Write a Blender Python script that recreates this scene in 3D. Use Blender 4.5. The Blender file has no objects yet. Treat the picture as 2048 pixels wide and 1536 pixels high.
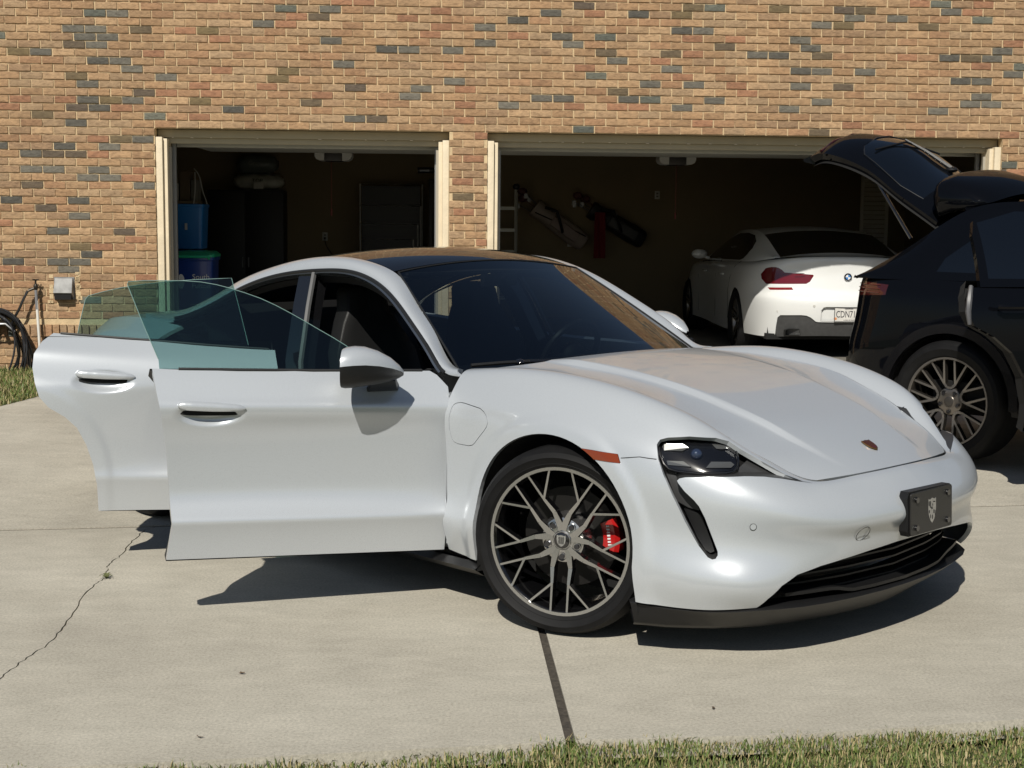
import bpy, bmesh, math, random
import numpy as np
from mathutils import Vector, Matrix
random.seed(11); np.random.seed(11)
sc = bpy.context.scene
# ---------------------------------------------------------------- camera
CAM_H, CAM_PITCH, CAM_ROLL = 1.5644, .1156, .0096
cd = bpy.data.cameras.new('camera'); cd.sensor_width = 36; cd.lens = 36*2840/2048; cd.clip_start = .05; cd.clip_end = 400
cam = bpy.data.objects.new('camera', cd); sc.collection.objects.link(cam); sc.camera = cam
_R, _U, _F = Vector((1, 0, 0)), Vector((0, math.sin(CAM_PITCH), math.cos(CAM_PITCH))), Vector((0, math.cos(CAM_PITCH), -math.sin(CAM_PITCH)))
_r = _R*math.cos(CAM_ROLL) + _U*math.sin(CAM_ROLL); _u = _U*math.cos(CAM_ROLL) - _R*math.sin(CAM_ROLL)
cam.matrix_world = Matrix(((_r.x, _u.x, -_F.x, 0), (_r.y, _u.y, -_F.y, 0), (_r.z, _u.z, -_F.z, CAM_H), (0, 0, 0, 1)))
# ---------------------------------------------------------------- light
SUN = Vector((-.185, -.70, .69)).normalized()
wd = bpy.data.worlds.new('World'); sc.world = wd; wd.use_nodes = True
nt = wd.node_tree; bg = nt.nodes['Background']; sky = nt.nodes.new('ShaderNodeTexSky'); sky.sky_type = 'NISHITA'; sky.sun_disc = False
sky.sun_elevation = math.asin(SUN.z); sky.sun_rotation = math.atan2(SUN.x, SUN.y); sky.air_density = 1.0; sky.dust_density = .6; sky.ozone_density = .7
nt.links.new(sky.outputs[0], bg.inputs[0]); bg.inputs[1].default_value = .05
sl = bpy.data.lights.new('sun', 'SUN'); sl.energy = 4.8; sl.angle = math.radians(.53); sl.color = (1, .955, .865)
so = bpy.data.objects.new('sun', sl); sc.collection.objects.link(so); so.rotation_euler = (-SUN).to_track_quat('-Z', 'Y').to_euler(); so.location = (-4, -8, 12)
sc.view_settings.view_transform = 'Standard'; sc.view_settings.look = 'None'; sc.view_settings.gamma = 1; sc.view_settings.exposure = 0.0
sc.view_settings.use_curve_mapping = False
sc.cycles.max_bounces = 10; sc.cycles.transparent_max_bounces = 24; sc.cycles.glossy_bounces = 6; sc.cycles.caustics_reflective = False; sc.cycles.caustics_refractive = False
# ---------------------------------------------------------------- helpers
COL = sc.collection; PI = math.pi
def tag(o, label=None, cat=None, group=None, kind=None):
    if label: o['label'] = label
    if cat: o['category'] = cat
    if group: o['group'] = group
    if kind: o['kind'] = kind
    return o
def empty(name, loc=(0, 0, 0), rz=0, label=None, cat=None, group=None):
    o = bpy.data.objects.new(name, None); o.empty_display_size = .1; COL.objects.link(o); o.location = loc; o.rotation_euler = (0, 0, rz)
    return tag(o, label, cat, group)
def link(name, me, mat, parent=None, loc=(0, 0, 0), rot=(0, 0, 0)):
    o = bpy.data.objects.new(name, me); COL.objects.link(o)
    for m in (mat if isinstance(mat, (list, tuple)) else [mat]):
        if m and not me.materials.get(m.name): me.materials.append(m)
    o.parent = parent; o.location = loc; o.rotation_euler = rot
    return o
def dup(o, parent=None, loc=None, rot=None):
    c = o.copy(); COL.objects.link(c); c.parent = parent
    if loc is not None: c.location = loc
    if rot is not None: c.rotation_euler = rot
    return c
def copy_tree(o, parent=None):
    c = dup(o, parent)
    for ch in list(o.children): copy_tree(ch, c)
    return c
def rect(x0, y0, x1, y1): return [(x0, y0), (x1, y0), (x1, y1), (x0, y1)]
def rrect(cx, cy, w, h, r, n=4):
    o = []
    for sx, sy, a0 in ((1, 1, 0), (-1, 1, 90), (-1, -1, 180), (1, -1, 270)):
        for k in range(n+1):
            a = math.radians(a0 + 90*k/n); o.append((cx + sx*(w/2-r) + r*math.cos(a), cy + sy*(h/2-r) + r*math.sin(a)))
    return o
class MB:
    """collects shapes; build() links them as one mesh object"""
    def __init__(s): s.v = []; s.f = []; s.m = []; s.mi = 0
    def add(s, vs, fs):
        b = len(s.v); s.v += [tuple(v) for v in vs]; s.f += [tuple(i+b for i in f) for f in fs]; s.m += [s.mi]*len(fs); return s
    def box(s, c, d, rot=None, taper=1):
        x, y, z = d[0]/2, d[1]/2, d[2]/2
        vs = [Vector((sx*x*(taper if sz > 0 else 1), sy*y*(taper if sz > 0 else 1), sz*z)) for sz in (-1, 1) for sx, sy in ((-1, -1), (1, -1), (1, 1), (-1, 1))]
        if rot is not None: vs = [rot @ v for v in vs]
        return s.add([v + Vector(c) for v in vs], [(3, 2, 1, 0), (4, 5, 6, 7), (0, 1, 5, 4), (1, 2, 6, 5), (2, 3, 7, 6), (3, 0, 4, 7)])
    def bx(s, x0, y0, z0, x1, y1, z1): return s.box(((x0+x1)/2, (y0+y1)/2, (z0+z1)/2), (x1-x0, y1-y0, z1-z0))
    def loft(s, rings, cap=True, closed=True):
        n = len(rings[0]); vs = [p for r in rings for p in r]; fs = []
        for i in range(len(rings)-1):
            for k in range(n if closed else n-1):
                a, b = i*n+k, i*n+(k+1) % n; fs.append((a, b, b+n, a+n))
        if cap and closed: fs += [tuple(range(n))[::-1], tuple(range((len(rings)-1)*n, len(rings)*n))]
        return s.add(vs, fs)
    def tube(s, pts, r, n=8, cap=True):
        pts = [Vector(p) for p in pts]; rr = r if isinstance(r, (list, tuple)) else [r]*len(pts); rings = []; up = None
        for i, p in enumerate(pts):
            d = (pts[min(i+1, len(pts)-1)] - pts[max(i-1, 0)]).normalized()
            if up is None: up = Vector((0, 0, 1)) if abs(d.z) < .9 else Vector((1, 0, 0))
            a = d.cross(up).normalized(); b = a.cross(d).normalized(); up = b
            rings.append([p + (a*math.cos(t) + b*math.sin(t))*rr[i] for t in (2*PI*k/n for k in range(n))])
        return s.loft(rings, cap)
    def cyl(s, a, b, r, n=16, r2=None): return s.tube([a, b], [r, r2 if r2 is not None else r], n)
    def lathe(s, prof, n=32, mat=None, cap=False):
        """prof: (r, h) around local z, optionally moved by mat"""
        rings = [[Vector((r*math.cos(2*PI*k/n), r*math.sin(2*PI*k/n), h)) for k in range(n)] for r, h in prof]
        if mat is not None: rings = [[mat @ v for v in g] for g in rings]
        return s.loft(rings, cap)
    def prism(s, poly, fn, d0, d1):
        """poly 2-D, fn(u,v,d) -> 3-D"""
        n = len(poly); vs = [fn(u, v, d0) for u, v in poly] + [fn(u, v, d1) for u, v in poly]
        return s.add(vs, [tuple(range(n))[::-1], tuple(range(n, 2*n))] + [(k, (k+1) % n, n+(k+1) % n, n+k) for k in range(n)])
    def ell(s, c, r, n=16, m=10):
        rings = []
        for i in range(m+1):
            t = PI*i/m - PI/2; q = max(math.cos(t), .001)
            rings.append([(c[0]+r[0]*q*math.cos(2*PI*k/n), c[1]+r[1]*q*math.sin(2*PI*k/n), c[2]+r[2]*math.sin(t)) for k in range(n)])
        return s.loft(rings)
    def soup(s, so):
        so = so.compact(); return s.add(so.P, so.F)
    def build(s, name, mat, parent=None, smooth=True, angle=35, bevel=0, loc=(0, 0, 0), rot=(0, 0, 0), fix=True):
        me = bpy.data.meshes.new(name); me.from_pydata(s.v, [], s.f)
        if len(set(s.m)) > 1: me.polygons.foreach_set('material_index', s.m)
        if fix or bevel:
            bm = bmesh.new(); bm.from_mesh(me); bmesh.ops.recalc_face_normals(bm, faces=bm.faces)
            if bevel:
                es = [e for e in bm.edges if len(e.link_faces) == 2 and e.calc_face_angle(0) > .6]
                bmesh.ops.bevel(bm, geom=es, offset=bevel, segments=2, profile=.6, affect='EDGES', clamp_overlap=True)
            bm.to_mesh(me); bm.free()
        if smooth:
            me.polygons.foreach_set('use_smooth', [True]*len(me.polygons)); me.set_sharp_from_angle(angle=math.radians(angle))
        me.update()
        return link(name, me, mat, parent, loc, rot)
def soup_obj(name, so, mat, parent=None, flange=0, shift=None, origin=(0, 0, 0), rot=(0, 0, 0)):
    """panel with exact surface normals; its rim is turned inwards by flange"""
    so = so.compact(); o3 = np.array(origin)
    P = [np.array(p) - o3 for p in so.P]; N = [np.array(n) for n in so.N]; F = [list(f) for f in so.F]; sharp = []
    nf = len(F); loopn = [[N[i] for i in f] for f in F]
    if flange:
        cnt = {}
        for f in F:
            for k in range(len(f)):
                a, b = f[k], f[(k+1) % len(f)]; cnt[(a, b)] = cnt.get((a, b), 0) + 1
        low = {}
        for (a, b) in list(cnt):
            if (b, a) not in cnt:
                for i in (a, b):
                    if i not in low: low[i] = len(P); P.append(P[i] - N[i]*flange); N.append(N[i])
                e = P[b] - P[a]; n = np.cross(e, N[a]); n /= np.linalg.norm(n) + 1e-9
                F.append([b, a, low[a], low[b]]); loopn.append([n]*4)
    me = bpy.data.meshes.new(name); me.from_pydata([tuple(p) for p in P], [], F)
    me.polygons.foreach_set('use_smooth', [True]*len(F))
    me.normals_split_custom_set([tuple(n) for l in loopn for n in l])
    return link(name, me, mat, parent, origin, rot)
def grid_obj(name, G, mat, parent=None, flip=False, **k): return soup_obj(name, Soup.grid(G, flip), mat, parent, **k)
# ---------------------------------------------------------------- materials
MATS = {}
def M(name, col=(.5, .5, .5), rough=.5, metal=0, coat=0, var=0, vscale=8, bump=0, bscale=60, spec=.5, alpha=1, emit=0, coat_rough=.03, vstretch=(1, 1, 1)):
    if name in MATS: return MATS[name]
    m = bpy.data.materials.new(name); m.use_nodes = True; n = m.node_tree.nodes; l = m.node_tree.links; b = n['Principled BSDF']
    b.inputs['Base Color'].default_value = (*col, 1); b.inputs['Roughness'].default_value = rough; b.inputs['Metallic'].default_value = metal
    b.inputs['Coat Weight'].default_value = coat; b.inputs['Coat Roughness'].default_value = coat_rough; b.inputs['Specular IOR Level'].default_value = spec
    if emit: b.inputs['Emission Color'].default_value = (*col, 1); b.inputs['Emission Strength'].default_value = emit
    if var or bump:
        tc = n.new('ShaderNodeTexCoord'); mp = n.new('ShaderNodeMapping'); mp.inputs['Scale'].default_value = vstretch; l.new(tc.outputs['Object'], mp.inputs[0])
    if var:
        t = n.new('ShaderNodeTexNoise'); t.inputs['Scale'].default_value = vscale; t.inputs['Detail'].default_value = 6; l.new(mp.outputs[0], t.inputs[0])
        r = n.new('ShaderNodeMapRange'); r.inputs[1].default_value = .25; r.inputs[2].default_value = .75; r.inputs[3].default_value = 1-var; r.inputs[4].default_value = 1+var
        l.new(t.outputs[0], r.inputs[0]); x = n.new('ShaderNodeMix'); x.data_type = 'RGBA'; x.blend_type = 'MULTIPLY'; x.inputs[0].default_value = 1
        x.inputs[6].default_value = (*col, 1); l.new(r.outputs[0], x.inputs[7]); l.new(x.outputs[2], b.inputs['Base Color'])
        rr = n.new('ShaderNodeMapRange'); rr.inputs[3].default_value = max(0, rough - .08); rr.inputs[4].default_value = min(1, rough + .08); l.new(t.outputs[0], rr.inputs[0]); l.new(rr.outputs[0], b.inputs['Roughness'])
    if bump:
        t2 = n.new('ShaderNodeTexNoise'); t2.inputs['Scale'].default_value = bscale; t2.inputs['Detail'].default_value = 4; l.new(mp.outputs[0], t2.inputs[0])
        bp_ = n.new('ShaderNodeBump'); bp_.inputs['Strength'].default_value = bump; bp_.inputs['Distance'].default_value = .01; l.new(t2.outputs[0], bp_.inputs['Height']); l.new(bp_.outputs[0], b.inputs['Normal'])
    MATS[name] = m; return m
def glass_mat(name, tint, refl=1.0, rough=0.0, ior=1.5):
    """thin tinted pane: fresnel mirror over a tinted see-through"""
    m = bpy.data.materials.new(name); m.use_nodes = True; n = m.node_tree.nodes; l = m.node_tree.links; n.remove(n['Principled BSDF'])
    t = n.new('ShaderNodeBsdfTransparent'); t.inputs[0].default_value = (*tint, 1); g = n.new('ShaderNodeBsdfGlossy'); g.inputs['Roughness'].default_value = rough
    g.inputs['Color'].default_value = (refl, refl, refl, 1)
    ge = n.new('ShaderNodeNewGeometry'); mr = n.new('ShaderNodeMapRange'); mr.inputs[3].default_value = ior; mr.inputs[4].default_value = 1/ior; l.new(ge.outputs['Backfacing'], mr.inputs[0])
    fr = n.new('ShaderNodeFresnel'); l.new(mr.outputs[0], fr.inputs[0]); mx = n.new('ShaderNodeMixShader')
    l.new(fr.outputs[0], mx.inputs[0]); l.new(t.outputs[0], mx.inputs[1]); l.new(g.outputs[0], mx.inputs[2]); l.new(mx.outputs[0], n['Material Output'].inputs[0])
    MATS[name] = m; return m
# ---------------------------------------------------------------- geometry core (numpy)
def ncs(t, T):
    """matrix of natural cubic spline interpolation: knots t -> samples T"""
    t = np.asarray(t, float); T = np.asarray(T, float); n = len(t); h = np.diff(t)
    A = np.zeros((n, n)); B = np.zeros((n, n)); A[0, 0] = A[-1, -1] = 1
    for i in range(1, n - 1):
        A[i, i-1] = h[i-1]; A[i, i] = 2*(h[i-1] + h[i]); A[i, i+1] = h[i]
        B[i, i-1] = 6/h[i-1]; B[i, i] = -6/h[i-1] - 6/h[i]; B[i, i+1] = 6/h[i]
    D = np.linalg.solve(A, B); M = np.zeros((len(T), n)); I = np.eye(n)
    k = np.clip(np.searchsorted(t, T, side='right') - 1, 0, n - 2)
    for r, (x, i) in enumerate(zip(T, k)):
        a = (t[i+1] - x)/h[i]; b = (x - t[i])/h[i]
        M[r] = a*I[i] + b*I[i+1] + ((a**3 - a)*D[i] + (b**3 - b)*D[i+1])*h[i]**2/6
    return M
def spl(P, n, t=None):
    P = np.asarray(P, float)
    if t is None: t = np.r_[0, np.cumsum(np.sqrt((np.diff(P, axis=0)**2).sum(1)))]
    return ncs(t, np.linspace(t[0], t[-1], n)) @ P
def grid_surf(lines, nu, nv):
    """lines[j][i] -> dense (nv,nu,3) through all points"""
    G = np.asarray(lines, float)
    du = np.sqrt((np.diff(G, axis=1)**2).sum(2)).mean(0) + 1e-6; tu = np.r_[0, np.cumsum(du)]
    dv = np.sqrt((np.diff(G, axis=0)**2).sum(2)).mean(1) + 1e-6; tv = np.r_[0, np.cumsum(dv)]
    Mu = ncs(tu, np.linspace(0, tu[-1], nu)); Mv = ncs(tv, np.linspace(0, tv[-1], nv))
    return np.einsum('aj,jik,bi->abk', Mv, G, Mu)
def grid_normals(G, flip=False):
    a = np.gradient(G, axis=1); b = np.gradient(G, axis=0); n = np.cross(a, b)
    n /= np.linalg.norm(n, axis=2, keepdims=True) + 1e-12
    return -n if flip else n
class Soup:
    """polygons with per-vertex normals; can be trimmed by 2-D outlines"""
    def __init__(s): s.P = []; s.N = []; s.F = []
    @staticmethod
    def grid(G, flip=False):
        s = Soup(); N = grid_normals(G, flip); nv, nu = G.shape[:2]
        s.P = [tuple(p) for p in G.reshape(-1, 3)]; s.N = [tuple(p) for p in N.reshape(-1, 3)]
        for j in range(nv-1):
            for i in range(nu-1):
                q = [j*nu+i, j*nu+i+1, (j+1)*nu+i+1, (j+1)*nu+i]
                s.F.append(q[::-1] if flip else q)
        return s
    def trim(s, poly, proj, keep_inside=True, where=None):
        """split by outline poly (2-D, closed) in proj space; returns (inside, outside)"""
        poly = np.asarray(poly, float); m = len(poly); P2 = [proj(p) for p in s.P]
        P = list(s.P); N = list(s.N); cache = {}
        lo, hi = poly.min(0), poly.max(0)
        segs = [(poly[k], poly[(k+1) % m]) for k in range(m)]
        def inside(c):
            x, y = c; r = False
            for a, b in segs:
                if (a[1] > y) != (b[1] > y) and x < (b[0]-a[0])*(y-a[1])/(b[1]-a[1]) + a[0]: r = not r
            return r
        ins, out = [], []
        def cutv(i, j, t):
            key = (min(i, j), max(i, j), round(t if i < j else 1-t, 6))
            if key not in cache:
                a, b = np.array(P[i]), np.array(P[j]); P.append(tuple(a + (b-a)*t))
                n = np.array(N[i])*(1-t) + np.array(N[j])*t; n /= np.linalg.norm(n) + 1e-12; N.append(tuple(n))
                a, b = np.array(P2[i]), np.array(P2[j]); P2.append(tuple(a + (b-a)*t)); cache[key] = len(P) - 1
            return cache[key]
        for f in s.F:
            q = np.array([P2[i] for i in f]); fl, fh = q.min(0), q.max(0)
            if where is not None and not where(np.mean([P[i] for i in f], axis=0)): out.append(f); continue
            if (fl > hi).any() or (fh < lo).any(): out.append(f); continue
            pieces = [f]
            for a, b in segs:
                if max(a[0], b[0]) < fl[0] or min(a[0], b[0]) > fh[0] or max(a[1], b[1]) < fl[1] or min(a[1], b[1]) > fh[1]: continue
                n = np.array([a[1]-b[1], b[0]-a[0]]); L = np.linalg.norm(n)
                if L < 1e-9: continue
                n /= L; new = []
                for pc in pieces:
                    d = [float(np.dot(n, np.array(P2[i]) - a)) for i in pc]
                    if min(d) > -1e-7 or max(d) < 1e-7: new.append(pc); continue
                    A, B = [], []
                    for k in range(len(pc)):
                        i, j = pc[k], pc[(k+1) % len(pc)]; di, dj = d[k], d[(k+1) % len(pc)]
                        if di >= -1e-7: A.append(i)
                        if di <= 1e-7: B.append(i)
                        if (di > 1e-7 and dj < -1e-7) or (di < -1e-7 and dj > 1e-7):
                            v = cutv(i, j, di/(di-dj)); A.append(v); B.append(v)
                    if len(A) > 2: new.append(A)
                    if len(B) > 2: new.append(B)
                pieces = new
            for pc in pieces:
                (ins if inside(np.mean([P2[i] for i in pc], axis=0)) else out).append(pc)
        r = []
        for F in (ins, out):
            t = Soup(); t.P, t.N, t.F = P, N, F; r.append(t)
        return r
    def compact(s):
        t = Soup(); mp = {}; key = {}
        for f in s.F:
            g = []
            for i in f:
                if i not in mp:
                    k = tuple(np.round(s.P[i], 5))
                    if k not in key: key[k] = len(t.P); t.P.append(s.P[i]); t.N.append(s.N[i])
                    mp[i] = key[k]
                if not g or g[-1] != mp[i]: g.append(mp[i])
            if g[0] == g[-1]: g = g[:-1]
            if len(set(g)) > 2 and len(set(g)) == len(g): t.F.append(g)
        return t
    def mapped(s, fp, fn=None, flip=False):
        t = Soup(); t.P = [tuple(fp(np.array(p))) for p in s.P]; t.N = [tuple((fn or fp)(np.array(n))) for n in s.N]
        t.F = [f[::-1] for f in s.F] if flip else s.F
        return t
    def mirror(s):
        g = lambda p: (p[0], -p[1], p[2])
        return s.mapped(g, g, True)
def smooth01(a, b, x):
    t = min(1, max(0, (x-a)/(b-a))); return t*t*(3-2*t)
# ---------------------------------------------------------------- sports saloon: body shape in car space
# x forward from the front axle, y to the car's left (lines are written for the right side with Y = -y), z up
W_LINES = [
 # hood shut line, then along the hood's front edge to the centre
 [(-.665,.735,.945),(-.36,.712,.950),(-.05,.692,.931),(.133,.672,.905),(.307,.648,.852),(.44,.623,.806),(.54,.603,.758),(.658,.563,.705),(.738,.522,.662),(.79,.470,.643),(.827,.30,.646),(.851,.12,.652),(.856,0,.654)],
 [(-.665,.765,.951),(-.37,.752,.972),(-.075,.738,.962),(.11,.722,.937),(.295,.698,.890),(.43,.672,.842),(.535,.642,.785),(.66,.590,.714),(.748,.54,.660),(.808,.475,.638),(.850,.30,.638),(.874,.12,.643),(.879,0,.645)],
 # crown of the fender
 [(-.665,.815,.950),(-.38,.812,.976),(-.10,.80,.970),(.09,.788,.948),(.28,.765,.908),(.42,.735,.862),(.53,.69,.803),(.662,.622,.716),(.76,.56,.655),(.828,.48,.628),(.872,.30,.623),(.897,.12,.626),(.902,0,.627)],
 [(-.66,.880,.905),(-.395,.885,.916),(-.13,.887,.905),(.07,.880,.880),(.265,.862,.842),(.42,.828,.806),(.545,.775,.757),(.68,.695,.692),(.79,.608,.632),(.862,.50,.598),(.912,.31,.588),(.937,.12,.588),(.942,0,.588)],
 [(-.655,.945,.800),(-.41,.948,.815),(-.15,.952,.810),(.05,.947,.792),(.25,.930,.758),(.415,.895,.726),(.56,.838,.690),(.70,.755,.642),(.82,.645,.588),(.893,.51,.556),(.945,.315,.546),(.968,.125,.545),(.973,0,.545)],
 [(-.652,.950,.685),(-.41,.962,.685),(-.15,.972,.685),(.05,.969,.672),(.25,.953,.645),(.42,.920,.620),(.575,.862,.594),(.715,.775,.566),(.832,.655,.532),(.902,.515,.508),(.952,.32,.500),(.975,.125,.498),(.98,0,.498)],
 [(-.652,.938,.520),(-.41,.954,.520),(-.15,.970,.520),(.05,.974,.515),(.255,.962,.500),(.43,.930,.485),(.58,.870,.472),(.715,.780,.462),(.820,.655,.455),(.885,.52,.448),(.930,.32,.445),(.952,.125,.444),(.957,0,.444)],
 [(-.652,.941,.420),(-.41,.954,.420),(-.15,.970,.420),(.05,.974,.415),(.26,.965,.405),(.44,.934,.395),(.588,.876,.388),(.72,.787,.384),(.815,.662,.384),(.875,.525,.386),(.913,.325,.392),(.930,.13,.396),(.934,0,.397)],
 [(-.652,.962,.350),(-.41,.962,.345),(-.15,.970,.340),(.05,.974,.335),(.265,.966,.325),(.447,.936,.318),(.597,.882,.314),(.728,.797,.312),(.808,.668,.312),(.848,.53,.315),(.875,.33,.318),(.890,.13,.32),(.893,0,.32)],
 [(-.652,.950,.285),(-.41,.952,.275),(-.15,.96,.27),(.05,.965,.265),(.285,.962,.262),(.455,.930,.257),(.605,.872,.255),(.728,.782,.255),(.795,.668,.255),(.825,.53,.255),(.85,.33,.255),(.865,.13,.255),(.868,0,.255)],
 [(-.65,.930,.220),(-.45,.934,.205),(-.15,.94,.205),(.05,.945,.205),(.335,.95,.208),(.47,.908,.203),(.61,.845,.206),(.72,.752,.217),(.78,.66,.22),(.81,.53,.22),(.835,.33,.22),(.85,.13,.22),(.853,0,.22)],
]
ARCH_F = (-.055, .355); ARCH_R = (-3.02, .355)
def arch_outline(c, r0=.412, n=40, drop=.2):
    o = [(c[0] + r0*math.cos(a), c[1] + r0*math.sin(a)) for a in np.linspace(-.05, math.pi + .05, n)]
    return [(c[0] + r0*1.035, c[1] - drop)] + o + [(c[0] - r0*1.03, c[1] - drop)]
def lip(p, c):
    r = math.hypot(p[0]-c[0], max(p[2]-c[1], -.02) if p[2] > c[1] else 0)
    if p[2] < c[1]: r = abs(p[0]-c[0])
    k = 1 - smooth01(.447, .492, r)
    return k
for _i in range(5, 13):                                                 # waist of the bumper: tuck above, flare below
    for _j, _dx, _dy in ((6, -.008, -.005), (7, -.003, -.001), (8, .007, .004)):
        _p = W_LINES[_j][_i]; W_LINES[_j][_i] = (_p[0]+_dx, max(0, _p[1]+_dy) if _p[1] else 0, _p[2])
def wrap_grid(nu=150, nv=96):
    G = grid_surf(W_LINES, nu, nv)
    for p in G.reshape(-1, 3):
        if p[0] < .55 and p[2] < .9: p[1] += .010*lip(p, ARCH_F)
    G[:, :, 1] *= -1
    return G
SIDE_X = [-.65, -1.2, -1.75, -2.1, -2.45, -2.9, -3.35, -3.7, -3.93]
_z = lambda b: [b, b-.045, b-.10, .800, .785, .745, .65, .52, .44, .392, .367, .352, .216]
SIDE_B = [.946, .943, .947, .964, .985, 1.012, 1.02, .985, .94]
SIDE_Y = [
 [.868,.900,.935,.957,.956,.950,.940,.931,.936,.954,.966,.963,.934],
 [.872,.904,.937,.958,.956,.941,.922,.913,.922,.952,.968,.965,.934],
 [.874,.905,.936,.956,.954,.942,.923,.916,.925,.954,.968,.965,.934],
 [.868,.903,.936,.958,.959,.953,.940,.932,.938,.958,.968,.965,.936],
 [.858,.900,.938,.966,.969,.969,.962,.955,.957,.965,.970,.967,.942],
 [.845,.897,.942,.975,.980,.986,.988,.986,.985,.984,.983,.980,.965],
 [.815,.872,.925,.962,.968,.976,.980,.978,.974,.972,.970,.966,.945],
 [.735,.800,.862,.905,.912,.922,.930,.930,.925,.92,.918,.914,.895],
 [.60,.66,.715,.755,.762,.775,.785,.785,.78,.775,.772,.77,.75]]
def side_grid(nu=130, nv=80):
    L = [[(x + (.06*(.95-z)/.7 if x < -3.6 else 0), y, z) for x, y, z in zip(SIDE_X, [c[j] for c in SIDE_Y], [_z(b)[j] for b in SIDE_B])] for j in range(13)]
    G = grid_surf(L, nu, nv)
    for p in G.reshape(-1, 3):
        p[1] += .004*lip(p, ARCH_R) if p[2] < .9 else 0
    G[:, :, 1] *= -1
    return G
def side_eval():
    """closed-form sampler Y(x,z) of the flank, for handles and glass seats"""
    G = side_grid(100, 60)
    P = G.reshape(-1, 3)
    def f(x, z):
        d = (P[:, 0]-x)**2 + (P[:, 2]-z)**2; k = np.argsort(d)[:4]; w = 1/(d[k] + 1e-9)
        return float(-(P[k, 1]*w).sum()/w.sum())
    return f
XZ = lambda p: (p[0], p[2])
# door outlines in the closed position (x, z)
FD_REAR = [(-1.762,.200),(-1.744,.350),(-1.752,.5),(-1.765,.65),(-1.785,.76),(-1.805,.87),(-1.828,1.03)]
FDOOR = [(-.656,.200),(-.656,.60),(-.656,.885),(-.675,.908),(-.70,.930),(-.735,.95),(-.78,1.03)] + FD_REAR[::-1]
RD_FRONT = [(x-.009, z) for x, z in FD_REAR]
RDOOR = RD_FRONT[::-1][::-1] + [(-2.70,1.06),(-2.720,1.035),(-2.765,1.008),(-2.812,.972),(-2.842,.92),(-2.846,.86),(-2.835,.80),(-2.815,.735),(-2.775,.688),(-2.735,.645),(-2.695,.597),(-2.655,.52),(-2.625,.43),(-2.608,.34),(-2.60,.200)]
# hood
def hood_grid(nu=90, nv=90):
    side = spl(np.array(W_LINES[0])[:10], 60); side[:, 1] -= .005; side[:, 2] += .001
    side[-1] = (.786,.462,.646)
    ts = np.r_[0, np.cumsum(np.sqrt((np.diff(side, axis=0)**2).sum(1)))]; ts /= ts[-1]
    cx = spl([(-.50,0,.985),(-.3,0,.968),(0,0,.925),(.25,0,.868),(.45,0,.808),(.65,0,.738),(.78,0,.686),(.849,0,.657)], 60)
    tc = np.r_[0, np.cumsum(np.sqrt((np.diff(cx, axis=0)**2).sum(1)))]; tc /= tc[-1]
    G = np.zeros((nv, nu, 3))
    for i, u in enumerate(np.linspace(0, 1, nu)):
        s = np.array([np.interp(u, ts, side[:, k]) for k in range(3)]); c = np.array([np.interp(u, tc, cx[:, k]) for k in range(3)])
        for j, v in enumerate(np.linspace(-1, 1, nv)):
            w = abs(v); p = c + (s - c)*w
            bow = 1 - w*w                                     # plan bow of front and rear edges
            p[0] = c[0] + (s[0]-c[0])*(w**2.2)
            p[2] = c[2] + (s[2]-c[2])*(w**2.0)
            yc = .60 - .07*u                                  # power dome: crease, valley, rise to the fender
            k = smooth01(yc+.13, yc-.05, w) if False else 0
            dome = .017*(1 - smooth01(yc+.002, yc+.030, w)) - .010*math.sin(math.pi*min(1, max(0, (w-yc)/(1-yc))))*(1-u*.7)
            fade = smooth01(1.0, .80, u)*smooth01(0, .12, u) if False else (1 - smooth01(.72, .98, u))*smooth01(-.05, .10, u)
            p[2] += dome*fade
            G[j, i] = (p[0], v*s[1], p[2])
    return G
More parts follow.
